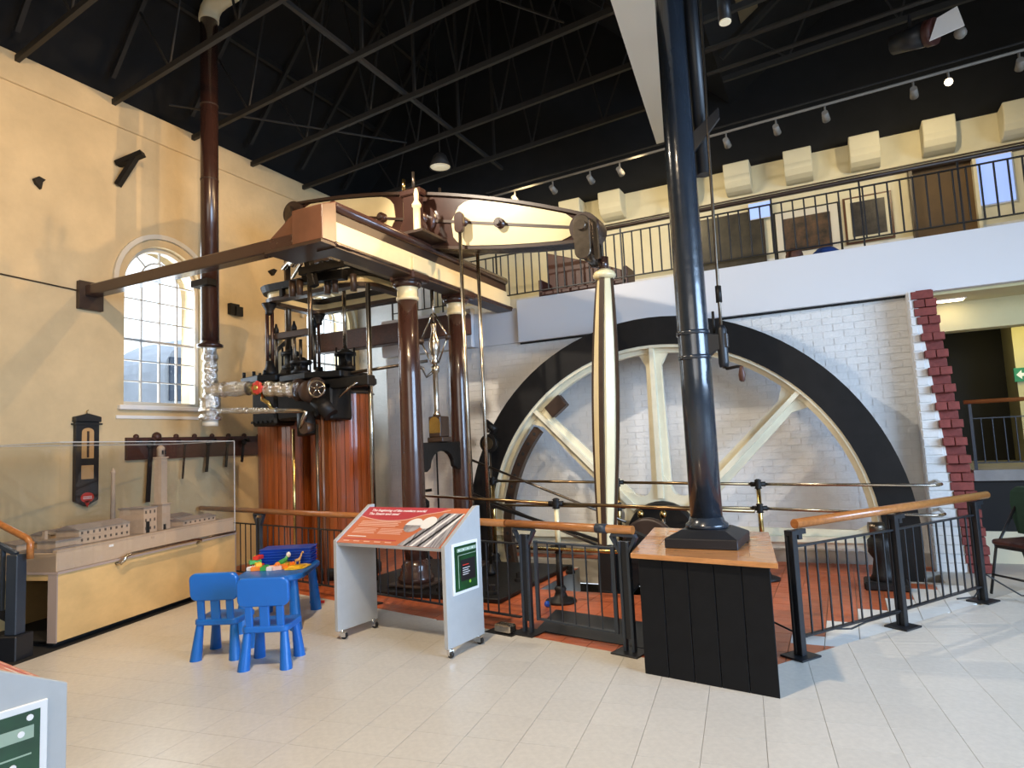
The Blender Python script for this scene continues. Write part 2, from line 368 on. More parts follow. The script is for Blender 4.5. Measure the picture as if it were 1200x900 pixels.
# floor regions: front boundary (rail line) and right boundary (angled rail)
def line_hp(p, r, inside):                               # half plane with `inside` point kept
    a, b = r[1] - p[1], -(r[0] - p[0]); c = a * p[0] + b * p[1]
    if a * inside[0] + b * inside[1] > c: a, b, c = -a, -b, -c
    return (a, b, c)
FR0, FR1 = (-7.95, 6.10), (-1.20, 4.64)                  # front edge of the engine floor
RR0, RR1 = (-.52, 4.80), (1.05, 7.12)                    # right edge
ENG = (-2.5, 6.6)
hpF = line_hp(FR0, FR1, ENG); hpR = line_hp(RR0, RR1, ENG); hpB = line_hp(FR1, (-.52, 4.80), ENG)
neg = lambda h: (-h[0], -h[1], -h[2])
def tile_mesh(poly, o, name, material, z=0.0):
    mb = MB(); n = len(poly)
    vs = [(p[0] - o[0], p[1] - o[1], -.008) for p in poly] + [(p[0] - o[0], p[1] - o[1], z) for p in poly]
    mb.add(vs, [tuple(range(n, 2 * n))] + [(k, (k + 1) % n, n + (k + 1) % n, n + k) for k in range(n)])
    me = bpy.data.meshes.new(name); me.from_pydata([tuple(p) for p in mb.v], [], mb.f); me.materials.append(M[material])
    return me
def lay(polys, name, material, limit=300):
    items = []
    for p in polys:
        cx = sum(a[0] for a in p) / len(p); cy = sum(a[1] for a in p) / len(p)
        items.append((in_view(cx, cy, 0), seen_size(cx, cy), (cx, cy), p))
    items.sort(key=lambda t: (t[0], t[1]), reverse=True)
    shared = {}
    for k, (vis, s_, c, p) in enumerate(items[:limit]):
        key = tuple((round(a[0] - c[0], 3), round(a[1] - c[1], 3)) for a in p)
        if key not in shared: shared[key] = tile_mesh(p, c, name, material)
        o = bpy.data.objects.new(name, shared[key]); COL.objects.link(o); o.location = (c[0], c[1], 0); o.parent = floor
        o.matrix_parent_inverse = wmat(floor).inverted()
    if len(items) > limit:
        mb = MB()
        for vis, s_, c, p in items[limit:]:
            n = len(p); mb.add([(a[0], a[1], -.008) for a in p] + [(a[0], a[1], 0) for a in p], [tuple(range(n, 2 * n))] + [(k, (k + 1) % n, n + (k + 1) % n, n + k) for k in range(n)])
        mb.build(name + '_field', material, parent=floor, kind='stuff', fix=False)
# vinyl tiles, grid turned 7.3 degrees
TA = math.radians(7.3); ux, uy = math.cos(TA), math.sin(TA); TS = .305; G = .0012
vin = []
for i in range(-32, 26):
    for j in range(-20, 34):
        q = []
        for a, b in ((0, 0), (1, 0), (1, 1), (0, 1)):
            u = (i + a) * TS + (G if a == 0 else -G); v = (j + b) * TS + (G if b == 0 else -G)
            q.append((u * ux - v * uy, u * uy + v * ux))
        cx = sum(p[0] for p in q) / 4; cy = sum(p[1] for p in q) / 4
        if not (-7.9 < cx < 5.2 and -1.5 < cy < 8.2): continue
        # keep what lies in front of the front line or right of the right line
        k0 = clip(q, [neg(hpF)]) if cx < -1.2 else None
        if cx < -1.2: k = k0
        elif cx < -.52: k = clip(q, [neg(hpB)])
        else: k = clip(q, [neg(hpR)])
        if k and area2(k) > .004: vin.append(k)
lay(vin, 'vinyl_tile', 'vinyl')
# quarry tiles on the engine's own axes, saw-toothed right edge in white
red, whi = [], []
QS = .232; g = .003
off = line_hp((RR0[0] - .16, RR0[1] + .10), (RR1[0] - .16, RR1[1] + .10), ENG)
saw = line_hp((RR0[0] - .10, RR0[1] + .36), (RR1[0] - .42, RR1[1] + .30), ENG)
inpit = lambda x, y: any(a - .02 < x < b + .02 and c - .02 < y < d + .02 for a, b, c, d in PITS)
for i in range(-36, 8):
    for j in range(19, 37):
        x0, y0 = i * QS, j * QS; cx, cy = x0 + QS / 2, y0 + QS / 2
        if cx < -7.9 or cx > .95 or cy > 8.56 or inpit(cx, cy): continue
        q = [(x0 + g, y0 + g), (x0 + QS - g, y0 + g), (x0 + QS - g, y0 + QS - g), (x0 + g, y0 + QS - g)]
        q = clip(q, [hpF, hpB, hpR])
        if not q or area2(q) < .003: continue
        iswhite = (saw[0] * cx + saw[1] * cy > saw[2]) and cy > 5.25
        (whi if iswhite else red).append(q)
lay(red, 'quarry_tile', 'redtile'); lay(whi, 'white_tile', 'whitetile')

# ---- left wall with two arched windows
WX = -8.0; WT = .45
W1 = (5.13, 6.27); W2 = (8.32, 9.42); SILL, SPR = 2.27, 3.86   # opening: sill and springing height
mb = MB()
def arch_pts(y0, y1, n=16):
    c = (y0 + y1) / 2; r = (y1 - y0) / 2
    return [(c - r * math.cos(PI * k / n), SPR + r * math.sin(PI * k / n)) for k in range(n + 1)]
ys = [-6.5, W1[0], W1[1], W2[0], W2[1], 9.7]
TOP = 6.22
for k in range(0, 5, 2): mb.box(WX - WT, WX, ys[k], ys[k + 1], -.3, TOP)
for y0, y1 in (W1, W2):
    mb.box(WX - WT, WX, y0, y1, -.3, SILL)
    poly = [(WX, y0, TOP)] + [(WX, a, b) for a, b in arch_pts(y0, y1)] + [(WX, y1, TOP)]
    mb.prism(poly, (-WT, 0, 0))
wall_left = struct(mb, 'wall_left', 'plaster')
mb = MB().box(WX, WX + .03, -6.5, 9.7, 5.86, TOP)
struct(mb, 'trim_1', 'plaster', bev=.01)

def arched_window(name, y0, y1):
    c = (y0 + y1) / 2; r = (y1 - y0) / 2; xg = WX - .14
    fw = .055
    mbf = MB()
    outer = [(y0, SILL)] + arch_pts(y0, y1, 20) + [(y1, SILL)]
    inner = []
    for a, b in outer:
        if b <= SILL: inner.append((a + (fw if a < c else -fw), b + fw))
        else:
            dx, dz = a - c, b - SPR; s_ = (r - fw) / r; inner.append((c + dx * s_, SPR + dz * s_))
    rings = [[Vector((WX - .19, o_[0], o_[1])), Vector((WX - .19, i_[0], i_[1])), Vector((WX - .09, i_[0], i_[1])), Vector((WX - .09, o_[0], o_[1]))] for o_, i_ in zip(outer, inner)]
    mbf.ringstrip(rings)
    win = struct(mbf, name, 'offwhite')
    # raised surround on the wall face
    mbs = MB(); so, si = [], []
    for k in range(25):
        t = PI * k / 24; so.append((c - (r + .16) * math.cos(t), SPR + (r + .16) * math.sin(t))); si.append((c - (r + .10) * math.cos(t), SPR + (r + .10) * math.sin(t)))
    rings = [[Vector((WX - .001, o_[0], o_[1])), Vector((WX - .001, i_[0], i_[1])), Vector((WX + .04, i_[0], i_[1])), Vector((WX + .04, o_[0], o_[1]))] for o_, i_ in zip(so, si)]
    mbs.ringstrip(rings, closed=False).build('arch_moulding', 'offwhite', parent=win)
    MB().box(WX - .2, WX + .06, y0 - .08, y1 + .08, SILL - .06, SILL).build('sill', 'white', parent=win, bev=.01)
    MB().box(WX - .01, WX + .02, y0 - .1, y1 + .1, SILL - .17, SILL - .13).build('sill_moulding', 'white', parent=win)
    yi0, yi1 = y0 + fw, y1 - fw; cols = [yi0 + (yi1 - yi0) * k / 4 for k in range(5)]
    zb = SILL + fw; rows = [zb + (3.95 - zb) * k / 6 for k in range(7)]
    ri = r - fw
    def topz(y): return SPR + math.sqrt(max(0, ri * ri - (y - c) ** 2))
    for k, y in enumerate(cols[1:-1]):
        h = topz(y) if k == 1 else SPR + .12
        MB().box(xg - .02, xg + .02, y - .008, y + .008, zb, h).build('glazing_bar', 'barpaint', parent=win)
    for k, z in enumerate(rows[1:]):
        hw = .016 if k == 2 else .007
        half = math.sqrt(max(0, ri * ri - max(0, z - SPR) ** 2))
        MB().box(xg - .024, xg + .024, c - half, c + half, z - hw, z + hw).build('glazing_bar', 'barpaint', parent=win)
    arc = [(xg, c - .27 * math.cos(PI * k / 14), SPR + .10 + .27 * math.sin(PI * k / 14)) for k in range(15)]
    MB().tube(arc, .012, 6).build('glazing_bar', 'barpaint', parent=win)
    for s_ in (-1, 1):
        MB().bar((xg, c + s_ * .20, SPR + .28), (xg, c + s_ * .33, SPR + .40), .02, .03, (1, 0, 0)).build('glazing_bar', 'barpaint', parent=win)
    for i in range(4):
        for j in range(6):
            MB().box(xg - .003, xg + .003, cols[i] + .010, cols[i + 1] - .010, rows[j] + .010, min(rows[j + 1] - .010, SPR + .02 if i in (0, 3) else 9)).build('pane', 'glass', parent=win)
    fan = [(xg - .003, c - (ri - .005) * math.cos(PI * k / 16), SPR + (ri - .005) * math.sin(PI * k / 16)) for k in range(17)]
    fan = [p for p in fan if p[2] > 3.965]
    if len(fan) > 2: MB().prism(fan, (.006, 0, 0)).build('pane', 'glass', parent=win)
    return win
arched_window('window_1', *W1); arched_window('window_2', *W2)
# building outside the window
ob = thing('building', 'blue grey building with dark windows seen through the arched window', 'building', (-14, 9, -1))
MB().box(-15.5, -13.5, 9.6, 13.2, -1.0, 3.6).build('wall', 'outwall', parent=ob)
arcp = [(-13.5, 9.6 + 1.8 - 1.8 * math.cos(PI * k / 14), 3.6 + 1.0 * math.sin(PI * k / 14)) for k in range(15)]
MB().prism(arcp, (-2, 0, 0)).build('roof', 'outwall', parent=ob)
for k in range(4):
    for j in range(3): MB().box(-13.52, -13.46, 9.7 + k * .88, 10.4 + k * .88, .4 + j * 1.25, 1.4 + j * 1.25).build('window', 'outdark', parent=ob, bev=.01)
MB().box(-9.3, -9.0, 7.45, 7.6, -1, 5.0).build('brick_pier', 'stone', parent=ob)
ob2 = thing('building', 'pale low building wall seen through the lower panes', 'building', (-17, 5, -1))
MB().box(-18, -17, 2, 9, -1.0, 3.1).build('wall', 'fascia', parent=ob2)
MB().box(-18.1, -16.9, 2, 9, 3.1, 3.25).build('coping', 'outwall', parent=ob2)
MB().box(-60, -8.6, -30, 40, -1.3, -1.0).build('ground_outside', 'concrete', kind='structure')

# ---- back wall (white painted brick) behind the wheel
BY = 8.60; BXL, BXR = -6.55, .80
wall_back = struct(MB().box(BXL, BXR, BY, BY + 1.0, -.3, 3.04), 'wall_back', 'mortar')
BL, BH, J = .225, .073, .010
shared_b = {}
bricks = []
z = -.02; row = 0
while z < 3.03:
    zt = min(z + BH, 3.035); x = BXR - (0 if row % 2 == 0 else BL / 2)
    xs = [BXR]
    while x > BXL:
        x2 = max(x - BL, BXL)
        if x == BXR or row % 2 == 0 or True:
            bricks.append((x2 + J, x, z, zt))
        x = x2 - 0.0
        if x <= BXL + .02: break
    if row % 2: bricks.append((BXR - BL / 2 + J, BXR, z, zt))
    z += BH + J; row += 1
bricks = [b for b in bricks if b[3] - b[2] > .02]
vis = [b for b in bricks if b[2] > .02]
vis.sort(key=lambda b: (b[0] + b[1]) / 2 + (0.0 if b[2] > .3 else -1.5), reverse=True)
bset = set(vis[:300])
mbS = MB()
for b in bricks:
    d = .006 + .003 * random.random()
    if b in bset:
        key = (round(b[1] - b[0], 3), round(b[3] - b[2], 3))
        if key not in shared_b:
            mm = MB().box(-key[0] / 2, key[0] / 2, -.010, .02, 0, key[1])
            me = bpy.data.meshes.new('brick'); me.from_pydata([tuple(p) for p in mm.v], [], mm.f); me.materials.append(M['whitebrick'])
            shared_b[key] = me
        o = bpy.data.objects.new('brick', shared_b[key]); COL.objects.link(o)
        o.location = ((b[0] + b[1]) / 2, BY + .004 - d + .006, b[2]); setup(o, wall_back)
    else: mbS.box(b[0], b[1], BY - d, BY + .01, b[2], b[3])
mbS.build('brick_field', 'whitebrick', parent=wall_back, kind='stuff', fix=False)
struct(MB().box(BXL, BXR, BY - .02, BY - .004, 0, .14), 'baseboard_back', 'stone')

# battered red brick wall end
wend = MB()
def bx(z): return .80 + .085 * (3.04 - z)               # left edge of the red facing
wend.prism([(.78, 8.34, -.02), (bx(0) + .02, 8.34, -.02), (.86, 8.34, 3.03), (.78, 8.34, 3.03)], (0, 1.1, 0))
wall_end = struct(wend, 'wall_right', 'whitebrick')
# painted courses on the return and red facing bricks
z = 0.0; k = 0
while z < 2.98:
    h = .0945; x0 = bx(z + h / 2) + .02; mid = 1.1 < z < 2.62
    MB().box(.79, x0 - .012, 8.325, 8.40, z, z + h - .010).build('painted_brick', 'whitebrick', parent=wall_end, bev=.004)
    if k % 2 == 0:
        f_ = 8.255 if mid else 8.31
        MB().box(x0, x0 + .098, f_, 8.55, z, z + h - .010).build('brick', 'redbrick', parent=wall_end, bev=.004)
        MB().box(x0 + .106, x0 + .212, f_, 8.55, z, z + h - .010).build('brick', 'redbrick', parent=wall_end, bev=.004)
    else:
        f_ = 8.352 if mid else 8.315
        MB().box(x0 - .012, x0 + .196, f_, 8.55, z, z + h - .010).build('brick', 'redbrick', parent=wall_end, bev=.004)
    z += h; k += 1
MB().prism([(bx(0) + .03, 8.36, -.02), (bx(0) + .21, 8.36, -.02), (bx(3) + .21, 8.36, 3.03), (bx(3) + .03, 8.36, 3.03)], (0, 1.0, 0)).build('brick_core', 'redbrick', parent=wall_end)

# recess of the back wall left of the balcony
struct(MB().box(-8.4, BXL, 9.66, 10.1, -.3, 6.2), 'wall_recess', 'whitebrick')
struct(MB().box(BXL - .01, BXL, 8.6, 9.66, -.3, 3.04), 'wall_return', 'whitebrick')

# ---- balcony: slab, fascia boards, upper wall
struct(MB().box(BXL, 5.2, 8.62, 10.3, 3.04, 3.46), 'floor_gallery', 'yellowwall')
struct(MB().box(-4.09, 5.2, 8.50, 8.615, 3.03, 3.655), 'trim_2', 'fascia', bev=.004)
struct(MB().box(BXL, -4.87, 8.48, 8.615, 3.05, 3.64), 'trim_3', 'fascia', bev=.004)
struct(MB().box(-4.865, -4.095, 8.57, 8.615, 3.04, 3.56), 'trim_4', 'fascia', bev=.004)
struct(MB().box(-4.09, .86, 8.555, 8.598, 3.008, 3.03), 'shadow_strip', 'dark')  # dark strip added as the shadow line under the fascia
UY = 10.2
struct(MB().box(-8.0, 5.2, UY, UY + .3, 3.46, 5.56), 'wall_upper', 'upper')
struct(MB().box(-6.5, 5.2, UY - .02, UY, 3.46, 4.10), 'trim_5', 'whitebrick')
struct(MB().box(-6.5, 5.2, UY - .035, UY, 5.00, 5.015), 'trim_6', 'darkbrown'); struct(MB().box(-6.5, 5.2, UY - .035, UY, 5.08, 5.095), 'trim_7', 'darkbrown')

# ---- roof: black boards over skewed steel trusses, valley over the blue column
SK = -.105                                               # roof frame is skewed to the engine
def RF(x, y, z): return Vector((x, y + SK * (x + 8), z))
mb = MB()
for xa, za, xb, zb in ((-8.5, 6.28, -4.6, 10.1), (-4.6, 10.1, -1.1, 6.6), (-1.1, 6.6, 2.6, 9.2), (2.6, 9.2, 8, 6.4)):
    mb.add([(xa, -6.5, za), (xb, -6.5, zb), (xb, 12.6, zb), (xa, 12.6, za), (xa, -6.5, za + .12), (xb, -6.5, zb + .12), (xb, 12.6, zb + .12), (xa, 12.6, za + .12)],
           [(0, 1, 2, 3), (7, 6, 5, 4), (0, 4, 5, 1), (1, 5, 6, 2), (2, 6, 7, 3), (3, 7, 4, 0)])
ceiling = struct(mb, 'ceiling', 'roof')
struct(MB().box(-8.5, 8, 10.18, 10.6, 5.56, 10.6), 'wall_gable', 'roof')
struct(MB().box(7.0, 7.3, -6.5, .6, -.3, 7.0).box(7.0, 7.3, 5.4, 12.6, -.3, 7.0).box(7.0, 7.3, .6, 5.4, -.3, 1.2).box(7.0, 7.3, .6, 5.4, 4.2, 7.0), 'wall_side', 'upper')
struct(MB().box(-8.5, -1.6, -6.8, -6.5, -.3, 10.2).box(2.2, 8, -6.8, -6.5, -.3, 10.2).box(-1.6, 2.2, -6.8, -6.5, -.3, 1.6).box(-1.6, 2.2, -6.8, -6.5, 4.4, 10.2), 'wall_rear', 'upper')
def lit_roof_boards(xs, ys, zf):  # thin lighter patches painting the lit stretches of the black boards
    for x0, x1 in xs:
        for y0, y1 in ys:
            MB().add([(x0, y0, zf(x0)), (x1, y0, zf(x1)), (x1, y1, zf(x1)), (x0, y1, zf(x0)), (x0, y0, zf(x0) - .02), (x1, y0, zf(x1) - .02), (x1, y1, zf(x1) - .02), (x0, y1, zf(x0) - .02)],
                     [(0, 1, 2, 3), (7, 6, 5, 4), (0, 4, 5, 1), (1, 5, 6, 2), (2, 6, 7, 3), (3, 7, 4, 0)]).build('lit_roof_board', 'litboard', parent=ceiling)
def roof_z(x):
    return 6.28 + (x + 8.5) * .979 if x < -4.6 else 10.1 - (x + 4.6) * 1.0 if x < -1.1 else 6.6 + (x + 1.1) * .70
CZ = 6.15
lit_roof_boards(((-.72, -.50), (-.44, -.12), (.35, .5)), ((5.0, 6.1), (6.2, 7.3), (7.4, 8.6)), lambda x: roof_z(x) - .002)
lit_roof_boards(((-2.35, -2.1), (-2.0, -1.75)), ((4.4, 5.4), (5.5, 6.5), (6.6, 7.6)), lambda x: roof_z(x) - .002)
def truss(y0, k):
    xr = -1.3
    t = thing('roof_truss', 'dark steel lattice roof truss spanning the engine bay', 'roof truss', RF(-8, y0, CZ), 0, 'steel trusses over the engine bay')
    MB().bar(RF(-8, y0, CZ), RF(xr, y0, CZ), .05, .07).build('bottom_chord', 'truss', parent=t)
    MB().bar(RF(-8, y0, 6.5), RF(-4.6, y0, 9.9), .05, .07).build('top_chord', 'truss', parent=t)
    MB().bar(RF(-4.6, y0, 9.9), RF(xr, y0, 6.6), .05, .07).build('top_chord', 'truss', parent=t)
    MB().bar(RF(-4.6, y0, CZ), RF(-4.6, y0, 9.9), .035, .035).build('king_post', 'truss', parent=t)
    for xa, xb in ((-6.7, -7.4), (-6.7, -6.0), (-5.4, -6.0), (-5.4, -4.62), (-3.9, -4.58), (-3.9, -3.2), (-2.7, -3.2), (-2.7, -2.1)):
        MB().bar(RF(xa, y0, CZ), RF(xb, y0, roof_z(xb) - .16), .02, .02).build('web_strut', 'truss', parent=t)
for k, y0 in enumerate((1.6, 2.7, 3.85, 4.95, 6.10, 7.15, 8.26, 9.36)): truss(y0, k)
def truss_r(y0):
    t = thing('roof_truss', 'dark steel lattice roof truss spanning the bay beyond the blue column', 'roof truss', RF(-1.0, y0, 6.2), 0, 'steel trusses beyond the blue column')
    MB().bar(RF(-1.0, y0, 6.2), RF(6.8, y0, 6.2), .05, .07).build('bottom_chord', 'truss', parent=t)
    MB().bar(RF(-1.0, y0, 6.5), RF(2.6, y0, 9.05), .05, .07).build('top_chord', 'truss', parent=t)
    for xa, xb in ((-.2, -.7), (-.2, .5), (1.0, .5), (1.0, 1.6), (2.1, 1.6), (2.1, 2.6)):
        MB().bar(RF(xa, y0, 6.2), RF(xb, y0, roof_z(xb) - .16), .02, .02).build('web_strut', 'truss', parent=t)
for y0 in (5.2, 6.6, 8.0, 9.4): truss_r(y0)
for nm, x_, lab in (('tie_rod', -4.75, 'long steel runner tying the trusses under the roof ridge'),):
    MB().bar(RF(x_, 1.0, CZ + .06), RF(x_, 9.9, CZ + .06), .05, .05).build(nm, 'truss', label=lab, cat='tie rod')
for k, x_ in enumerate((-7.2, -6.2, -3.4, -2.3)):
    MB().bar(RF(x_, 1.0, roof_z(x_) - .12), RF(x_, 9.9, roof_z(x_) - .12), .06, .08).build('purlin', 'truss', label='dark roof purlin running under the black boards', cat='purlin', group='purlins under the roof boards')
# longer diagonal wind braces between trusses
for (x0, y0, x1, y1) in ((-7.6, 5.5, -5.6, 8.26), (-4.4, 3.85, -2.4, 7.15)):
    MB().bar(RF(x0, y0, 6.25), RF(x1, y1, 6.25), .02, .02).build('wind_brace', 'truss', label='thin diagonal steel brace between roof trusses', cat='brace', group='diagonal roof braces')
# white boxed valley gutter over the column
mb = MB()
mb.prism([RF(-1.60, 1.0 + .65, 5.70) + Vector((.55, 0, 0)), RF(-1.15, 1.0 + .65, 5.70) + Vector((.55, 0, 0)), RF(-1.55, 9.0 + .65, 5.70) + Vector((-.02, 0, 0)), RF(-1.98, 9.0 + .65, 5.70) + Vector((-.02, 0, 0))], (0, 0, .75))
mb.build('valley_gutter_box', 'offwhite', label='white boxed-in valley gutter above the blue iron column', cat='gutter')

# pendant lamps and tracks
def pendant(loc, lab):
    t = thing('pendant_lamp', lab, 'lamp', loc)
    MB().lathe([(.06, .22), (.10, .18), (.17, .0), (.165, .0), (.09, .16)], loc, 20).build('shade', 'truss', parent=t)
    MB().lathe([(.001, .012), (.155, .012), (.15, .03)], loc, 20).build('diffuser', 'lampdim', parent=t)
    MB().cyl(Vector(loc) + Vector((0, 0, .2)), Vector(loc) + Vector((0, 0, roof_z(loc[0]) - loc[2] - .01)), .008, seg=6).build('cord', 'black', parent=t)
pendant((-5.21, 8.33, 5.88), 'round pendant lamp hanging above the engine beam')
def track(name, x0, x1, ya, yb, z, lab, mat_='trackgrey', r=.022):
    return MB().cyl((x0, ya, z), (x1, yb, z), r, seg=8).build(name, mat_, label=lab, cat='lighting track')
TY = lambda x: 8.54 - .073 * (x + 1.29)
track('lighting_track', -4.8, 4.5, TY(-4.8), TY(4.5), 5.42, 'pale lighting track bar running along above the balcony front', r=.017)
track('conduit', -4.8, 4.5, TY(-4.8) + .25, TY(4.5) + .25, 5.62, 'thin dark conduit running beside the pale lighting track', 'truss', .014)
track('steel_bar', -1.0, 4.5, 7.25, 6.7, 5.55, 'blue lit steel bar beneath the roof right of the column', 'truss', .022)
track('steel_bar', -1.0, 4.5, 6.9, 6.3, 5.62, 'dark pipe hung beneath the roof right of the column', 'truss', .03)
def spot_lamp(loc, tgt, lab, lit=False, grp=None):
    t = thing('track_spotlight', lab, 'spotlight', loc, 0, grp); loc = Vector(loc); d = (Vector(tgt) - loc).normalized()
    MB().cyl(loc + Vector((0, 0, .12)), loc, .012, seg=6).build('stem', 'trackgrey', parent=t)
    MB().cyl(loc - d * .06, loc + d * .07, .035, .045, seg=12).build('can', 'trackgrey', parent=t)
    MB().cyl(loc + d * .068, loc + d * .074, .038, seg=12).build('lens', 'lamp' if lit else 'white', parent=t)
for x_ in (-4.15, -3.5, -2.9, -2.45, -1.0, -.4, .15, 1.05, 2.0):
    spot_lamp((x_, TY(x_), 5.28), (x_ + .2, 10.2, 4.6), 'small grey spotlight hanging from the pale lighting track', grp='track spotlights')
spot_lamp((1.38, TY(1.38), 5.30), (.2, 3.0, 2.0), 'lit spotlight glowing warm white on the lighting track', True)
t = thing('downlight', 'long black cylinder downlight hanging near the blue column', 'lamp', (-.66, 6.25, 5.45))
MB().cyl((-.66, 6.25, 5.47), (-.66, 6.25, 5.85), .06, seg=14).build('can', 'black', parent=t)
MB().cyl((-.66, 6.25, 5.455), (-.66, 6.25, 5.47), .055, seg=14).build('lens', 'lampdim', parent=t)
t = thing('stage_lantern', 'stage lantern with red front and open white barn door', 'lantern', (1.05, 7.6, 5.45))
MB().cyl((.82, 7.65, 5.52), (1.10, 7.5, 5.46), .10, .12, seg=16).build('body', 'black', parent=t)
MB().cyl((1.10, 7.5, 5.46), (1.17, 7.46, 5.445), .13, seg=16).build('gel_frame', 'maroon', parent=t)
MB().prism([(1.10, 7.38, 5.32), (1.38, 7.30, 5.34), (1.34, 7.30, 5.55), (1.18, 7.36, 5.52)], (0, .015, .0)).build('barn_door', 'white', parent=t)
MB().bar((.98, 7.58, 5.6), (.98, 7.58, 5.75), .03, .03).build('clamp', 'black', parent=t)
t = thing('ceiling_camera', 'small round grey fitting fixed beneath the roof steelwork', 'fitting', (1.45, 7.9, 5.55))
MB().sph((1.45, 7.9, 5.58), .06, 12).build('dome', 'trackgrey', parent=t); MB().cyl((1.45, 7.9, 5.62), (1.45, 7.9, 5.8), .015, seg=8).build('stem', 'black', parent=t)

# ---- gallery: corbels, railing, handrail, paintings
CORB = ['left end', '', '', '', '', '', '', '']
for k, x_ in enumerate((-3.71, -3.02, -1.87, -1.06, -.23, .61, 1.475, 2.34, 3.2)):
    pr = [(UY + .001, 5.53), (UY - .32, 5.53), (UY - .32, 5.33), (UY - .30, 5.25), (UY - .25, 5.18), (UY - .17, 5.14), (UY - .08, 5.12), (UY + .001, 5.12)]
    MB().prism([(x_ - .185, a, b + .02) for a, b in pr], (.37, 0, 0)).build('corbel', 'upper', bev=.01, label='cream plastered corbel block at the top of the gallery wall', cat='corbel', group='corbels along the gallery wall')
def railing_parts(t, p0, p1, zt, zb, n, material, rb=.007, tb=.018, name='baluster', sub=None, tall=None):
    p0, p1 = Vector(p0), Vector(p1)
    MB().bar((p0.x, p0.y, zt), (p1.x, p1.y, zt), .035, .012).build('top_bar', material, parent=t)
    MB().bar((p0.x, p0.y, zb), (p1.x, p1.y, zb), .035, .012).build('bottom_bar', material, parent=t)
    proto = None
    for k in range(1, n):
        p = p0.lerp(p1, k / n)
        if proto is None:
            proto = MB().cyl((p.x, p.y, zb), (p.x, p.y, zt), rb, seg=6, cap=False).build(name, material, parent=t)
        else:
            c = proto.copy(); COL.objects.link(c); c.location = (p.x, p.y, zb)
RY = 8.72
t = thing('gallery_railing', 'black baluster railing with brown handrail along the white balcony front', 'railing', (0, RY, 3.46))
railing_parts(t, (-6.5, RY), (4.6, RY), 4.43, 3.80, 86, 'blacksteel', .011)
MB().cyl((-6.5, RY - .01, 4.53), (4.6, RY - .01, 4.53), .026, seg=10).build('handrail', 'darkbrown', parent=t)
for k in range(12): MB().box(-6.5 + k * .99, -6.48 + k * .99, RY - .012, RY + .012, 3.46, 4.52).build('post', 'blacksteel', parent=t)
def painting(x0, x1, z0, z1, m, lab, frame='offwhite', fw=.06, edge=None):
    y = UY; t = thing('painting', lab, 'painting', ((x0 + x1) / 2, y, z0))
    if edge: MB().box(x0 - .03, x1 + .03, y - .026, y - .002, z0 - .03, z1 + .03).build('frame', edge, parent=t, bev=.004)
    MB().box(x0, x1, y - .05, y - .028, z0, z1).build('mount' if edge else 'frame', frame, parent=t, bev=.004)
    MB().box(x0 + fw, x1 - fw, y - .058, y - .051, z0 + fw, z1 - fw).build('canvas', m, parent=t)
painting(-1.99, -.76, 3.60, 4.86, 'paint1', 'large dark oil painting without mount on the gallery wall', 'darkbrown', .02)
painting(-.60, .22, 4.03, 4.74, 'paint2', 'framed painting of figures with pale mount and thin black frame', 'offwhite', .10, 'black')
painting(.32, .86, 4.15, 4.76, 'paint3', 'framed dark painting with pale mount and brown wooden frame', 'upper', .06, 'copperbrown')
t = thing('display_alcove', 'brown lit display alcove in the gallery wall', 'alcove', (1.47, UY, 3.6))
MB().box(1.12, 1.83, UY - .05, UY - .004, 3.5, 4.98).build('back_panel', 'amber', parent=t)
MB().box(1.10, 1.14, UY - .16, UY - .004, 3.5, 5.0).build('side_panel', 'darkbrown', parent=t); MB().box(1.81, 1.85, UY - .16, UY - .004, 3.5, 5.0).build('side_panel', 'upper', parent=t)
MB().box(1.14, 1.81, UY - .16, UY - .004, 4.96, 5.0).build('head', 'darkbrown', parent=t)
t = thing('information_screen', 'glowing pale blue screen on the gallery wall beside the alcove', 'screen', (2.03, UY, 4.3))
MB().box(1.86, 2.24, UY - .06, UY - .03, 4.36, 4.98).build('display', 'bluelit', parent=t)
MB().box(1.84, 2.26, UY - .03, UY - .003, 4.34, 5.0).build('housing', 'offwhite', parent=t)
t = thing('wall_notice', 'small pale blue notice above the large dark painting', 'notice', (-.8, UY, 4.7))
MB().box(-.95, -.64, UY - .09, UY - .075, 4.72, 4.95).build('notice', 'bluelit', parent=t); MB().box(-.96, -.63, UY - .075, UY - .067, 4.71, 4.96).build('backing', 'offwhite', parent=t)
# dark red bench on the gallery, beyond the railing
t = thing('settle', 'dark red high-backed wooden settle on the gallery', 'bench', (-3.3, 9.3, 3.46))
MB().prism([(-3.98, 9.45, 3.46), (-2.55, 9.45, 3.46), (-2.62, 9.45, 4.05), (-3.15, 9.45, 4.28), (-3.98, 9.45, 4.58)], (0, .06, 0)).build('backrest', 'maroon', parent=t, bev=.01)
MB().box(-3.95, -2.58, 9.05, 9.45, 3.80, 3.86).build('seat', 'maroon', parent=t, bev=.01)
for x_ in (-3.97, -2.62): MB().box(x_, x_ + .06, 9.05, 9.45, 3.46, 4.05).build('end_panel', 'maroon', parent=t, bev=.01)
# seated visitor glimpsed above the balcony edge
t = thing('person', 'person with brown hair in blue clothing bending low behind the balcony edge', 'person', (-.15, 9.0, 3.46))
mb = MB()
mb.lathe([(.001, 0), (.14, .02), (.19, .14), (.17, .3), (.10, .36), (.001, .37)], (.02, 9.0, 3.46), 14)
mb.sph((-.34, 9.0, 3.76), .095, 14, 1.15); mb.cyl((-.26, 9.0, 3.70), (-.08, 9.0, 3.66), .05, .06, 10)
mb.build('body', 'bluecloth', parent=t)
MB().sph((-.345, 8.99, 3.775), .108, 14, 1.1).build('hair', 'skin', parent=t)

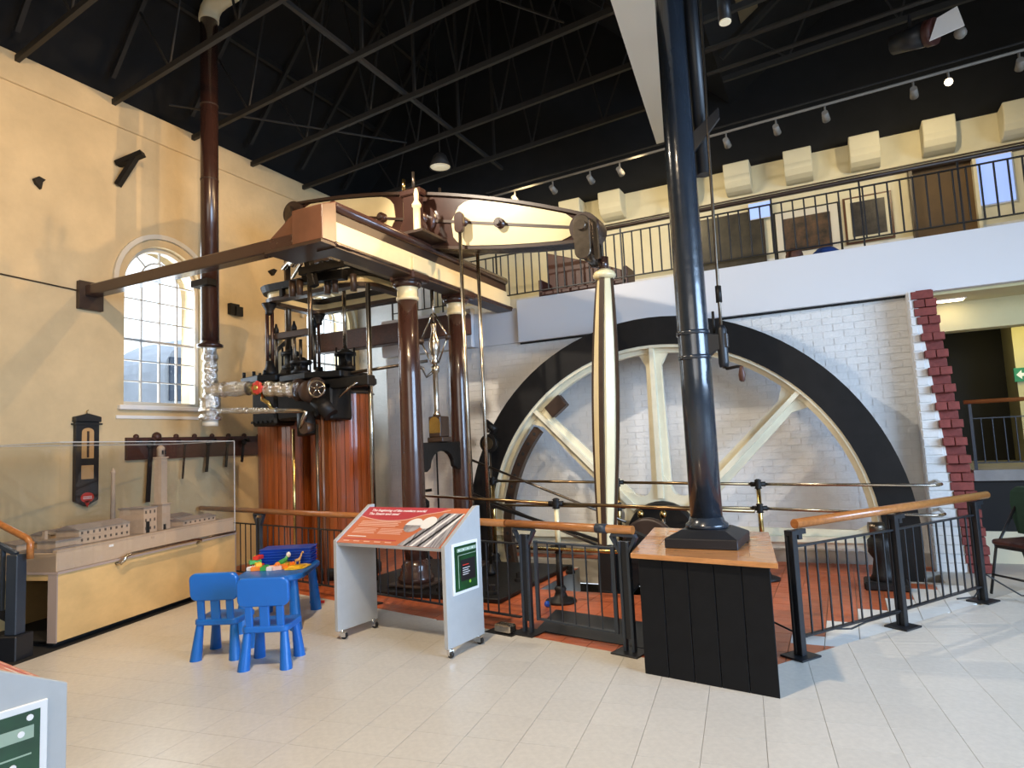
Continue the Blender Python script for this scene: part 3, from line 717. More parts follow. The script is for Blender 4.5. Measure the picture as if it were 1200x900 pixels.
# ---- corridor beneath the balcony, right of the brick wall end
struct(MB().box(1.35, 5.2, 11.6, 11.8, -.3, 3.1), 'wall_corridor', 'yellowwall')
struct(MB().box(1.0, 5.2, 9.3, 9.55, 2.66, 3.04), 'trim_8', 'yellowwall')
struct(MB().box(1.0, 5.2, 8.62, 11.8, 3.0, 3.06), 'ceiling_corridor', 'yellowwall')
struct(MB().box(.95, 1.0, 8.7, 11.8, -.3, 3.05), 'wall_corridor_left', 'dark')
struct(MB().box(2.12, 5.2, 10.6, 11.6, .98, 3.0), 'wall_corridor_pier', 'yellowwall')
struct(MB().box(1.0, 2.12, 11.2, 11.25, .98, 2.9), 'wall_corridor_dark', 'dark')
struct(MB().box(1.30, 5.2, 8.95, 11.8, .90, 1.02), 'floor_landing', 'concrete')
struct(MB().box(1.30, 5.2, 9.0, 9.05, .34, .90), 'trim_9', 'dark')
struct(MB().box(1.30, 5.2, 8.98, 9.05, -.02, .34), 'trim_10', 'upper')
t = thing('landing_railing', 'railing with yellow wooden handrail on the raised landing under the balcony', 'railing', (2, 8.97, 1.02))
railing_parts(t, (1.32, 9.0), (4.5, 9.0), 1.60, 1.10, 30, 'bluegrey', .007)
MB().cyl((1.28, 8.98, 1.79), (4.5, 8.98, 1.79), .024, seg=10).build('handrail', 'wood', parent=t)
for x_ in (1.32, 2.4): MB().box(x_, x_ + .03, 8.985, 9.015, 1.02, 1.78).build('post', 'bluegrey', parent=t)
t = thing('exit_sign', 'green exit sign with white arrow on yellow corridor wall', 'sign', (2.2, 10.59, 2.1))
MB().box(2.09, 2.45, 10.57, 10.599, 2.06, 2.24).build('plate', 'exitgreen', parent=t)
MB().prism([(2.11, 10.565, 2.15), (2.17, 10.565, 2.21), (2.17, 10.565, 2.17), (2.26, 10.565, 2.17), (2.26, 10.565, 2.13), (2.17, 10.565, 2.13), (2.17, 10.565, 2.09)], (0, .006, 0)).build('arrow', 'exitwhite', parent=t)
t = thing('downlight', 'recessed oblong downlight glowing in the corridor ceiling', 'lamp', (1.27, 9.0, 2.98))
MB().box(1.12, 1.40, 9.0, 9.14, 2.985, 2.999).build('lens', 'lamp', parent=t); MB().box(1.10, 1.42, 8.98, 9.16, 2.99, 3.0).build('rim', 'white', parent=t)

# ================================================================== BEAM ENGINE
BPY = 6.60                                               # plane of the beam
PIV = Vector((-4.35, BPY, 4.33)); TILT = math.radians(-13.6)
BM = Matrix.Translation(PIV) @ Matrix.Rotation(-TILT, 4, 'Y')   # local u along beam, z across
def half(u): return .155 + .185 * max(0, 1 - (abs(u) / 2.15) ** 2)
eb = thing('engine_beam', 'huge rocking engine beam, brown with cream panels and mid rib', 'beam', (PIV.x, PIV.y, 3.9))
us = [-2.12 + 4.24 * k / 40 for k in range(41)]
mb = MB(BM); prof = [(u, half(u)) for u in us]
mb.prism([(u, -.085, h) for u, h in prof] + [(u, -.085, -h) for u, h in reversed(prof)], (0, .17, 0))
mb.build('web', 'brown', parent=eb)
mb = MB(BM)                                              # flange running round the edge
ring = [(u, h) for u, h in prof] + [(u, -h) for u, h in reversed(prof)]
rings = []
for u, v in ring:
    s_ = 1 if v > 0 else -1
    rings.append([Vector((u, -.125, v)), Vector((u, .125, v)), Vector((u, .125, v - s_ * .035)), Vector((u, -.125, v - s_ * .035))])
mb.ringstrip(rings); mb.build('flange', 'darkbrown', parent=eb)
def panel(u0, u1, side):
    mbp = MB(BM); n = 24; pts_t, pts_b = [], []
    for k in range(n + 1):
        u = u0 + (u1 - u0) * k / n; h = half(u) - .05
        # rounded end towards the pivot, tapered end outside
        a = abs(u) - min(abs(u0), abs(u1)); e = max(abs(u0), abs(u1)) - abs(u)
        if a < .28: h *= math.sqrt(max(0, 1 - (1 - a / .28) ** 2)) * .98 + .02
        if e < .12: h *= .55 + .45 * e / .12
        pts_t.append((u, h)); pts_b.append((u, -h))
    poly = [(u, side * .085, h) for u, h in pts_t] + [(u, side * .085, h) for u, h in reversed(pts_b)]
    mbp.prism(poly, (0, side * .012, 0)); mbp.build('panel', 'cream', parent=eb)
for s_ in (-1, 1): panel(.42, 2.02, s_); panel(-2.02, -.42, s_)
for s_ in (-1, 1): MB(BM).box(-2.0, 2.0, s_ * .085 - .02, s_ * .085 + .02, -.016, .016).build('mid_rib', 'darkbrown', parent=eb)
for u in (-1.12, -.60, .60, 1.10):
    b = MB(BM); b.cyl((u, -.17, 0), (u, .17, 0), .058, seg=18); bo = b.build('boss', 'brown', parent=eb)
    MB(BM).cyl((u, -.20, 0), (u, .20, 0), .030, seg=14).build('pin', 'darkbrown', parent=bo)
MB(BM).cyl((0, -.32, 0), (0, .32, 0), .10, seg=20).build('trunnion', 'brown', parent=eb)
MB(BM).lathe([(.19, -.14), (.19, .14)], (0, 0, 0), 24, 'y').build('trunnion_boss', 'brown', parent=eb)
for s_ in (-1, 1): MB(BM).cyl((s_ * 2.14, -.16, 0), (s_ * 2.14, .16, 0), .16, seg=20).build('end_boss', 'darkbrown', parent=eb)

# ---- entablature on two columns, running from the end box to the wall
en = thing('entablature', 'cream and brown engine entablature beam on two brown columns', 'entablature', (-4.35, 6.6, 0))
XF, XB = -4.20, -4.42
MB().box(XB, XF, 4.78, 8.52, 3.575, 3.72).build('frieze', 'cream', parent=en)
MB().box(XB - .02, XF + .025, 4.75, 8.55, 3.535, 3.575).build('lower_moulding', 'brown', parent=en, bev=.012)
MB().box(XB - .01, XF + .010, 4.76, 8.54, 3.515, 3.54).build('lower_fillet', 'darkbrown', parent=en)
MB().box(XB + .045, XF - .045, 4.78, 8.50, 3.72, 3.80).build('upper_frieze', 'cream', parent=en)
MB().box(XB + .055, XF - .055, 4.78, 8.50, 3.80, 3.92).build('shadow_course', 'darkbrown', parent=en)
MB().cyl((XF - .06, 4.80, 3.955), (XF - .06, 8.48, 3.955), .055, seg=14).build('cornice_roll', 'brown', parent=en)
MB().cyl((XB + .06, 4.80, 3.955), (XB + .06, 8.48, 3.955), .055, seg=14).build('cornice_roll', 'brown', parent=en)
MB().box(XB + .04, XF - .04, 4.80, 8.48, 3.93, 4.00).build('top_plate', 'brown', parent=en)
for y_ in (6.15, 7.23):
    MB().box(XB - .035, XF + .035, y_ - .14, y_ + .14, 3.575, 3.725).build('dado_block', 'cream', parent=en, bev=.006)
    MB().box(XB - .07, XF + .05, y_ - .17, y_ + .17, 3.47, 3.575).build('capital_block', 'brown', parent=en, bev=.02)
    c = Vector((-4.36, y_, 0))
    MB().lathe([(.116, .30), (.132, .5), (.130, 1.2), (.122, 2.4), (.113, 3.26)], c, 28).build('column', 'brown', parent=en)
    MB().lathe([(.113, 3.26), (.13, 3.27), (.13, 3.30), (.118, 3.31), (.118, 3.40), (.135, 3.42)], c, 28).build('necking', 'cream', parent=en)
    MB().lathe([(.135, 3.41), (.16, 3.43), (.18, 3.48)], c, 28).build('capital', 'brown', parent=en)
    MB().lathe([(.20, .08), (.20, .14), (.175, .17), (.175, .20), (.155, .22), (.165, .26), (.135, .30), (.12, .33)], c, 28).build('base', 'brown', parent=en)
    MB().box(c.x - .24, c.x + .24, c.y - .24, c.y + .24, .05, .085).build('base_plate', 'darkbrown', parent=en, bev=.01)
# copper-brown end box with gusset
MB().prism([(XB - .16, 4.58, 3.56), (XB - .16, 4.78, 3.56), (XB - .16, 4.78, 3.98), (XB - .16, 4.58, 3.90)], (.39, 0, 0)).build('end_box', 'copperbrown', parent=en, bev=.008)
MB().prism([(XB - .16, 4.62, 3.68), (XB - .50, 4.62, 3.68), (XB - .16, 4.62, 3.90)], (0, .02, 0)).build('gusset', 'copperbrown', parent=en)
MB().box(XB - .50, XF + .01, 4.56, 4.98, 3.525, 3.555).build('underplate', 'darkbrown', parent=en)
# spring beam to the left wall
sb = thing('spring_beam', 'brown timber beam running from entablature end to bracket on left wall', 'beam', (-6.2, 4.68, 3.55))
MB().box(-7.96, XB - .17, 4.605, 4.755, 3.555, 3.69).build('timber', 'brown', parent=sb, bev=.012)
MB().box(-8.0, -7.93, 4.54, 4.83, 3.40, 3.74).build('wall_plate', 'darkbrown', parent=sb, bev=.006)
# bearing pedestal carrying the beam
bp = thing('bearing_pedestal', 'brown cast bearing pedestal with cream post holding the beam pivot', 'bearing', (-4.36, 6.6, 4.0))
for y_ in (BPY - .29, BPY + .29):
    MB().prism([(-4.58, y_ - .06, 4.005), (-4.12, y_ - .06, 4.005), (-4.16, y_ - .06, 4.12), (-4.24, y_ - .06, 4.30), (-4.24, y_ - .06, 4.56), (-4.46, y_ - .06, 4.56), (-4.46, y_ - .06, 4.30), (-4.54, y_ - .06, 4.12)], (0, .12, 0)).build('pedestal_cheek', 'brown', parent=bp, bev=.012)
    MB().box(-4.50, -4.20, y_ - .075, y_ + .075, 4.56, 4.64).build('bearing_cap', 'brown', parent=bp, bev=.015)
    MB().cyl((-4.30, y_ - .05, 4.64), (-4.30, y_ - .05, 4.84), .018, seg=8).build('cap_bolt', 'darksteel', parent=bp)
    MB().cyl((-4.44, y_ - .05, 4.64), (-4.44, y_ - .05, 4.78), .022, seg=8).build('oil_cup', 'brass', parent=bp)
MB().lathe([(.05, 4.02), (.05, 4.06), (.042, 4.07), (.042, 4.33), (.055, 4.34), (.055, 4.37), (.04, 4.39), (.025, 4.42), (.03, 4.5), (.015, 4.56)], (-4.17, 6.12, 0), 18).build('post', 'cream', parent=bp)
MB().box(-4.55, -4.02, 6.0, 7.2, 4.0, 4.03).build('sole_plate', 'darkbrown', parent=bp)

# ---- connecting rod
cr = thing('connecting_rod', 'tall cream connecting rod with dark brown ribs and swelling middle', 'connecting rod', (-2.27, BPY, -.05))
T0, B0 = Vector((-2.12, BPY, 3.28)), Vector((-2.27, BPY, .42))
def rodp(t): return T0.lerp(B0, t)
def rodw(t): return .085 + .060 * math.sin(PI * min(1, max(0, t)) ** .9)
N = 18
ringsC = []
for k in range(N + 1):
    t_ = k / N; p = rodp(t_); w_ = rodw(t_) * .86
    ringsC.append([p + Vector((w_ * math.cos(a), w_ * math.sin(a), 0)) for a in [PI / 8 + PI / 4 * i for i in range(8)]])
mb = MB(); mb.ringstrip(ringsC, closed=False); mb.build('shaft', 'cream', parent=cr)
for ax, wv in (((1, 0, 0), .026), ((0, 1, 0), .050)):
    A = []; ax = Vector(ax); ot = Vector((ax.y, ax.x, 0))
    for k in range(N + 1):
        p = rodp(k / N); w_ = rodw(k / N) + .006
        A.append([p + ax * w_ + ot * wv / 2, p - ax * w_ + ot * wv / 2, p - ax * w_ - ot * wv / 2, p + ax * w_ - ot * wv / 2])
    MB().ringstrip(A, closed=False).build('rib', 'darkbrown', parent=cr)
MB().lathe([(.085, -.02), (.118, 0), (.122, .03), (.105, .06), (.06, .09)], T0, 20).build('collar', 'cream', parent=cr)
MB().lathe([(.055, .07), (.055, .22)], T0, 16).build('neck', 'brown', parent=cr)
def stadium(cx, z0, z1, r, y, n=10):
    return [(cx + r * math.cos(PI + PI * k / n), y, z0 + r + r * math.sin(PI + PI * k / n)) for k in range(n + 1)] + [(cx + r * math.cos(PI * k / n), y, z1 - r + r * math.sin(PI * k / n)) for k in range(n + 1)]
ends = BM @ Vector((2.14, 0, 0))
for s_ in (-1, 1):
    lk = MB().prism(stadium(ends.x, 3.46, 3.94, .09, BPY + s_ * .20 - .025), (0, .05, 0)).build('strap', 'darksteel', parent=cr, bev=.006)
    MB().prism(stadium(ends.x, 3.50, 3.76, .06, BPY + s_ * .20 - s_ * .032 - .004), (0, .008, 0)).build('strap_recess', 'darkbrown', parent=lk)
    MB().cyl((ends.x, BPY + s_ * .17, ends.z), (ends.x, BPY + s_ * .25, ends.z), .055, seg=16).build('pin_head', 'darksteel', parent=lk)
MB().cyl((ends.x, BPY - .22, 3.52), (ends.x, BPY + .22, 3.52), .05, seg=14).build('crosshead', 'darksteel', parent=cr)
MB().bar((ends.x + .12, BPY - .15, 3.90), (ends.x + .14, BPY - .15, 3.45), .03, .06).build('cotter', 'darksteel', parent=cr)
PIN = Vector((-2.29, BPY, -.12))
MB().bar(B0 + Vector((0, 0, .06)), PIN + Vector((0, 0, .1)), .16, .15).build('stub_end', 'blackiron', parent=cr, bev=.01)
MB().cyl(PIN + Vector((0, -.10, 0)), PIN + Vector((0, .10, 0)), .14, seg=20).build('big_end', 'blackiron', parent=cr)

# ---- flywheel
HUB = Vector((-2.0, 8.0, .37)); RO = 2.655
fw = thing('flywheel', 'giant black rimmed flywheel with eight cream spokes sunk in pit', 'flywheel', (HUB.x, HUB.y, HUB.z - RO))
def sweep(section, n=96, a0=0, a1=2 * PI, closed=True):
    rings = []
    for k in range(n if closed else n + 1):
        a = a0 + (a1 - a0) * k / n; rings.append([HUB + Vector((r * math.cos(a), y, r * math.sin(a))) for r, y in section])
    return MB().ringstrip(rings, closed)
sweep([(RO, -.15), (RO, .15), (RO - .34, .15), (RO - .34, -.15)]).build('rim', 'rimiron', parent=fw, bev=0)
sweep([(RO - .338, -.135), (RO - .338, .135), (RO - .375, .13), (RO - .375, -.13)]).build('inner_flange', 'creamwheel', parent=fw)
sweep([(RO - .375, -.045), (RO - .375, .045), (RO - .43, .04), (RO - .43, -.04)]).build('inner_web', 'creamwheel', parent=fw)
rk = sweep([(RO - .52, -.15), (RO - .52, -.05), (RO - .64, -.05), (RO - .64, -.15)], 30, math.radians(139), math.radians(200), False)
rk = rk.build('barring_rack', 'darkbrown', parent=fw)
for k in range(14):
    a = math.radians(141 + k * 4.3); r_ = RO - .58
    MB().cyl(HUB + Vector((r_ * math.cos(a), -.158, r_ * math.sin(a))), HUB + Vector((r_ * math.cos(a), -.148, r_ * math.sin(a))), .022, seg=8).build('socket', 'pit', parent=rk)
bq = math.radians(128); MB(Matrix.Translation(HUB + Vector(((RO - .56) * math.cos(bq), -.10, (RO - .56) * math.sin(bq)))) @ Matrix.Rotation(-bq, 4, 'Y')).box(-.09, .09, -.06, .06, -.13, .13).build('rack_end_block', 'darkbrown', parent=fw, bev=.01)
for k in range(8):
    a = math.radians(45 * k + 90); d = Vector((math.cos(a), 0, math.sin(a))); n_ = Vector((-math.sin(a), 0, math.cos(a)))
    mb = MB()
    for wd, dp in ((.20, .05), (.055, .22)):             # cruciform arm
        r0, r1 = .45, RO - .37
        A = [HUB + d * r0 + n_ * (i * wd * .62) + Vector((0, j * dp / 2, 0)) for i, j in ((-1, -1), (1, -1), (1, 1), (-1, 1))]
        B = [HUB + d * r1 + n_ * (i * wd * .46) + Vector((0, j * dp / 2, 0)) for i, j in ((-1, -1), (1, -1), (1, 1), (-1, 1))]
        mb.loft(A, B)
    # splayed foot against the rim
    A = [HUB + d * (RO - .60) + n_ * (i * .09) + Vector((0, j * .020, 0)) for i, j in ((-1, -1), (1, -1), (1, 1), (-1, 1))]
    B = [HUB + d * (RO - .40) + n_ * (i * .20) + Vector((0, j * .020, 0)) for i, j in ((-1, -1), (1, -1), (1, 1), (-1, 1))]
    mb.loft(A, B); mb.build('spoke', 'creamwheel', parent=fw)
# scalloped hub plate
pts = []
for k in range(96):
    a = 2 * PI * k / 96; m_ = abs(math.cos(4 * (a - PI / 2))); r_ = .52 + .22 * m_ ** 3
    pts.append(HUB + Vector((r_ * math.cos(a), -.06, r_ * math.sin(a))))
MB().prism(pts, (0, .12, 0)).build('hub_plate', 'creamwheel', parent=fw)
MB().lathe([(.40, -.20), (.42, -.18), (.42, .1)], HUB, 36, 'y').build('hub', 'blackiron', parent=fw)
# crank and shaft
ck = thing('crank', 'black iron crank and shaft turning the flywheel beside the pit', 'crank', (HUB.x, 7.0, -.3))
MB().cyl((HUB.x, 6.72, HUB.z), (HUB.x, 8.2, HUB.z), .11, seg=20).build('shaft', 'blackiron', parent=ck)
MB().prism([(HUB.x + .20, 6.74, HUB.z + .12), (HUB.x - .05, 6.74, HUB.z + .22), (HUB.x - .22, 6.74, HUB.z), (PIN.x - .15, 6.74, PIN.z - .05), (PIN.x, 6.74, PIN.z - .16), (PIN.x + .15, 6.74, PIN.z), (HUB.x + .2, 6.74, HUB.z - .12)], (0, .14, 0)).build('crank_web', 'blackiron', parent=ck, bev=.015)
MB().cyl((PIN.x, 6.55, PIN.z), (PIN.x, 6.80, PIN.z), .07, seg=16).build('crank_pin', 'darksteel', parent=ck)
mb = MB(); mb.lathe([(.27, -.04), (.30, -.03), (.30, .03), (.27, .04)], (HUB.x, 7.25, HUB.z), 32, 'y'); mb.build('eccentric', 'darkbrown', parent=ck)
pb = thing('shaft_bearing', 'dark pedestal bearing with bolts and brass cups for the flywheel shaft', 'bearing', (HUB.x, 7.5, 0))
MB().prism([(HUB.x - .42, 7.40, .0), (HUB.x + .42, 7.40, .0), (HUB.x + .42, 7.40, .12), (HUB.x + .22, 7.40, .20), (HUB.x + .18, 7.40, .52), (HUB.x - .18, 7.40, .52), (HUB.x - .22, 7.40, .20), (HUB.x - .42, 7.40, .12)], (0, .22, 0)).build('pedestal', 'blackiron', parent=pb, bev=.015)
MB().box(HUB.x - .55, HUB.x + .55, 7.36, 7.66, -.06, .02).build('sole_plate', 'blackiron', parent=pb)
for s_ in (-1, 1):
    MB().cyl((HUB.x + s_ * .13, 7.44, .50), (HUB.x + s_ * .13, 7.44, .64), .022, seg=8).build('stud', 'darksteel', parent=pb)
    MB().lathe([(.01, .64), (.035, .66), (.04, .70), (.02, .73)], (HUB.x + s_ * .13, 7.44, 0), 12).build('oil_cup', 'brass', parent=pb)
MB().lathe([(.02, .52), (.045, .54), (.045, .60), (.015, .63)], (HUB.x, 7.48, 0), 12).build('lubricator', 'brass', parent=pb)
# eccentric rods rising from wheel shaft to the valve gear
for z_, zz, lab in ((.62, 1.38, 'upper thin eccentric rod slanting from wheel shaft towards engine columns'), (.22, .95, 'lower thin eccentric rod slanting from wheel shaft towards engine columns')):
    MB().cyl((HUB.x - .25, 7.25, z_), (-4.28, 7.32, zz), .015, seg=8).build('eccentric_rod', 'darksteel', label=lab, cat='rod')
MB().bar((HUB.x - .3, 7.18, .34), (-4.1, 7.20, .86), .03, .035).build('eccentric_bar', 'blackiron', label='heavy black eccentric bar running low past the wheel rim', cat='rod')

# ---- pump rods hung from the beam
for y_, lab in ((BPY - .20, 'polished pump rod hung on the near side of the beam'), (BPY + .20, 'polished pump rod hung on the far side of the beam')):
    p = BM @ Vector((.60, 0, 0)); t = thing('pump_rod', lab, 'rod', (p.x, y_, .06))
    MB().cyl((p.x, y_, .06), (p.x, y_, p.z - .05), .021, seg=12).build('rod', 'steel', parent=t)
    MB().prism(stadium(p.x, p.z - .16, p.z + .09, .06, y_ - .03), (0, .05, 0)).build('rod_eye', 'brown', parent=t, bev=.005)
    MB().lathe([(.055, .02), (.055, .06), (.03, .08), (.03, .14)], (p.x, y_, .04), 12).build('gland', 'blackiron', parent=t)

# ---- steam cylinders clad in mahogany staves
def cylinder(c, r, z0, z1, lab, n, coverz, cr_):
    t = thing('steam_cylinder', lab, 'cylinder', (c[0], c[1], 0))
    MB().cyl((c[0], c[1], 0.02), (c[0], c[1], z1), r - .03, seg=32).build('barrel', 'blackiron', parent=t)
    MB().lathe([(r + .06, .0), (r + .06, .10), (r + .02, .14)], (c[0], c[1], 0), 32).build('base_ring', 'blackiron', parent=t)
    proto = None
    for k in range(n):
        a0 = 2 * PI * (k + .03) / n; a1 = 2 * PI * (k + .97) / n
        poly = [(c[0] + rr * math.cos(a), c[1] + rr * math.sin(a), z0) for rr, a in ((r - .03, a0), (r, a0), (r + .004, (a0 + a1) / 2), (r, a1), (r - .03, a1))]
        MB().prism(poly, (0, 0, z1 - z0)).build('stave', 'mahog', parent=t)
    MB().lathe([(cr_ - .12, coverz - .14), (cr_, coverz - .06), (cr_, coverz), (cr_ - .03, coverz + .02), (.16, coverz + .05), (.14, coverz + .12)], (c[0], c[1], 0), 36).build('cover', 'blackiron', parent=t)
    MB().lathe([(r - .04, z1 - .02), (r + .03, z1), (cr_ - .12, coverz - .14)], (c[0], c[1], 0), 36).build('top_flange', 'blackiron', parent=t)
    for k in range(14):
        a = 2 * PI * k / 14; p = Vector((c[0] + (cr_ - .05) * math.cos(a), c[1] + (cr_ - .05) * math.sin(a), coverz))
        MB().cyl(p, p + Vector((0, 0, .05)), .02, seg=6).build('nut', 'blackiron', parent=t)
    return t
CL, CRr = (-6.72, 6.68), (-5.84, 6.68)
cyl_l = cylinder(CL, .44, .14, 2.08, 'wider steam cylinder clad in dark red mahogany staves beside left wall', 26, 2.60, .52)
cyl_r = cylinder(CRr, .40, .14, 2.30, 'brighter orange mahogany clad steam cylinder nearest the brown columns', 24, 2.50, .46)
# cylinder top gear
def gland(c, z, own, h=.26):
    t = MB().lathe([(.13, 0), (.13, .05), (.09, .07), (.09, h - .07), (.14, h - .06), (.14, h - .02), (.08, h), (.05, h + .03)], (c[0], c[1], z), 20).build('stuffing_box', 'blackiron', parent=own)
    for k in range(4):
        a = PI / 4 + PI / 2 * k; p = Vector((c[0] + .115 * math.cos(a), c[1] + .115 * math.sin(a), z + .03))
        MB().cyl(p, p + Vector((0, 0, h + .02)), .014, seg=6).build('stud', 'blackiron', parent=t)
gland((CL[0], CL[1]), 2.72, cyl_l); gland((CRr[0] + .08, CRr[1]), 2.62, cyl_r)
gland((-6.22, 6.35), 2.58, cyl_l, .2)
for (x_, y_, z0, z1, r_, lab, m_) in ((CL[0] - .05, CL[1], 2.9, 4.45, .045, 'thick brown grey piston rod above the wider cylinder', 'darksteel'),
                                     (CRr[0] + .08, CRr[1], 2.85, 3.95, .026, 'slim polished piston rod above the orange cylinder', 'steel'),
                                     (-6.22, 6.35, 2.75, 3.05, .022, 'short valve spindle standing between the two cylinders', 'darksteel')):
    MB().cyl((x_, y_, z0), (x_, y_, z1), r_, seg=14).build('piston_rod', m_, label=lab, cat='rod')
# gallery frame round the cylinder tops
ga = thing('motion_frame', 'rounded cream and brown frame on slim posts above the cylinders', 'frame', (-5.9, 6.7, 2.5))
def loop(x0, x1, y0, y1, r, section):
    pts = rrect(x0, x1, y0, y1, r, 8); rings = []; cx, cy = (x0 + x1) / 2, (y0 + y1) / 2; n = len(pts)
    for i in range(n):
        p0, p1 = Vector(pts[i - 1]), Vector(pts[(i + 1) % n]); d = (p1 - p0).normalized(); nn = Vector((d.y, -d.x))
        rings.append([Vector((pts[i][0] + nn.x * a, pts[i][1] + nn.y * a, z)) for a, z in section])
    return MB().ringstrip(rings)
loop(-6.78, -5.0, 6.18, 7.25, .26, [(0, 3.62), (0, 3.70), (-.10, 3.70), (-.10, 3.62)]).build('frieze', 'cream', parent=ga)
loop(-6.78, -5.0, 6.18, 7.25, .26, [(.06, 3.70), (.09, 3.78), (-.12, 3.78), (-.12, 3.70)]).build('cornice', 'blackiron', parent=ga)
loop(-6.78, -5.0, 6.18, 7.25, .26, [(.02, 3.57), (.025, 3.62), (-.11, 3.62), (-.11, 3.57)]).build('lower_moulding', 'darkbrown', parent=ga)
for (x_, y_, z0, m_, nm) in ((-6.70, 6.24, 2.62, 'brown', 'p'), (-6.64, 6.27, 2.62, 'brown', 'p'), (-6.68, 7.18, 2.62, 'brown', 'p'), (-4.99, 6.22, .0, 'steel', 'p'), (-5.0, 7.2, .0, 'steel', 'p')):
    MB().cyl((x_, y_, z0), (x_, y_, 3.58), .024 if m_ == 'brown' else .03, seg=12).build('post', m_, parent=ga)
for (x_, y_) in ((-6.67, 6.255), (-6.68, 7.18)):
    MB().lathe([(.05, 3.42), (.055, 3.45), (.05, 3.47), (.09, 3.54), (.10, 3.57)], (x_, y_, 0), 16).build('capital', 'blackiron', parent=ga)
    MB().lathe([(.10, 2.60), (.09, 2.66), (.06, 2.72), (.05, 2.80)], (x_, y_, 0), 16).build('foot', 'blackiron', parent=ga)
for k, x_ in enumerate((-6.35, -6.15, -5.5)): MB().box(x_, x_ + .05, 6.12, 6.19, 3.60, 3.72).build('bracket', 'blackiron', parent=ga)
# crosshead bar over the stuffing boxes
ch = thing('crosshead_bar', 'brown crosshead bar with end rods above the cylinder covers', 'crosshead', (-6.3, 6.3, 2.6))
MB().box(-6.62, -5.95, 6.28, 6.36, 3.08, 3.17).build('bar', 'darkbrown', parent=ch, bev=.01)
for x_ in (-6.62, -6.30, -5.95):
    MB().cyl((x_, 6.32, 2.62), (x_, 6.32, 3.24), .022, seg=10).build('rod', 'darksteel', parent=ch)
    MB().lathe([(.035, 3.17), (.035, 3.22), (.02, 3.26), (.012, 3.30)], (x_, 6.32, 0), 10).build('nut', 'blackiron', parent=ch)
# top plates
pl = MB().prism([(-7.05, 6.10, 2.50), (-6.60, 5.98, 2.50), (-6.40, 6.10, 2.50), (-6.40, 6.55, 2.50), (-7.05, 6.75, 2.50)], (0, 0, .09)).build('top_plate', 'blackiron', parent=cyl_l, bev=.012)
for x_ in (-6.98, -6.8, -6.6): MB().cyl((x_, 6.1, 2.59), (x_, 6.1, 2.66), .022, seg=6).build('nut', 'blackiron', parent=pl)
pl = MB().prism([(-6.25, 6.0, 2.46), (-5.75, 5.92, 2.46), (-5.30, 6.05, 2.46), (-5.30, 6.6, 2.46), (-6.25, 6.6, 2.46)], (0, 0, .08)).build('top_plate', 'blackiron', parent=cyl_r, bev=.012)
MB().box(-5.62, -4.86, 6.02, 6.16, 2.32, 2.44).build('beam_end', 'blackiron', parent=pl, bev=.012)
# steam chest and valves
sc = thing('steam_chest', 'black steam chest with brown valve body fixed in front of cylinders', 'steam chest', (-6.3, 6.1, 1.9))
MB().box(-6.72, -6.30, 5.98, 6.34, 1.93, 2.42).build('chest', 'blackiron', parent=sc, bev=.03)
MB().box(-6.28, -5.62, 5.98, 6.40, 1.98, 2.44).build('chest', 'blackiron', parent=sc, bev=.03)
MB().box(-5.60, -5.42, 6.02, 6.40, 1.95, 2.40).build('side_chest', 'blackiron', parent=sc, bev=.02)
for z_ in (1.98, 2.36):
    for k in range(5): MB().cyl((-6.68 + k * .08, 5.95, z_), (-6.68 + k * .08, 5.99, z_), .018, seg=6).build('bolt', 'blackiron', parent=sc)
MB().lathe([(.09, -.06), (.14, -.05), (.14, 0), (.10, .02), (.10, .2), (.13, .22), (.13, .28)], (-5.80, 5.92, 2.33), 18, 'x').build('valve_body', 'darkbrown', parent=sc)
MB().sph((-5.66, 5.92, 2.30), .14, 16).build('valve_bulge', 'darkbrown', parent=sc)
MB().cyl((-5.60, 5.98, 2.20), (-5.42, 6.02, 2.0), .11, .09, 14).build('elbow', 'blackiron', parent=sc)
MB().cyl((-5.78, 5.96, 2.05), (-5.75, 5.96, 1.78), .10, .12, 14).build('drain_chest', 'blackiron', parent=sc)
MB().cyl((-5.70, 5.84, 1.86), (-5.70, 5.96, 1.86), .07, seg=16).build('drain_cap', 'darkbrown', parent=sc)
hw = thing('handwheel', 'polished steel handwheel with spokes on the steam valve', 'handwheel', (-5.44, 5.80, 2.22))
hc = Vector((-5.44, 5.80, 2.31)); nrm = Vector((.35, -.94, 0)).normalized(); hx = Vector((.94, .35, 0)).normalized()
MB().tube([hc + hx * (.095 * math.cos(2 * PI * k / 24)) + Vector((0, 0, .095 * math.sin(2 * PI * k / 24))) for k in range(25)], .013, 8).build('rim', 'steel', parent=hw)
for k in range(5):
    a = 2 * PI * k / 5 + .3; MB().cyl(hc, hc + hx * (.09 * math.cos(a)) + Vector((0, 0, .09 * math.sin(a))), .008, seg=6).build('spoke', 'steel', parent=hw)
MB().cyl(hc + nrm * .03, hc - nrm * .15, .016, seg=10).build('spindle', 'darksteel', parent=hw)
for x_, y_, z0, z1, m_, lab in ((-5.92, 5.90, .0, 1.86, 'brass', 'brass drain pipe running down the front of the dark cylinder'), (-5.62, 5.98, .0, 1.90, 'darksteel', 'thin dark drain pipe between the two cylinders'), (-5.55, 6.0, .0, 2.0, 'copperbrown', 'thin copper drain pipe between the two cylinders')):
    MB().cyl((x_, y_, z0), (x_, y_, z1), .018, seg=8).build('drain_pipe', m_, label=lab, cat='pipe')
MB().tube([(-5.25, 5.96, 2.20), (-5.08, 5.98, 2.32), (-5.0, 6.0, 2.36)], .012, 6).build('valve_lever', 'steel', label='slim steel lever slanting beside the steam chest', cat='lever')
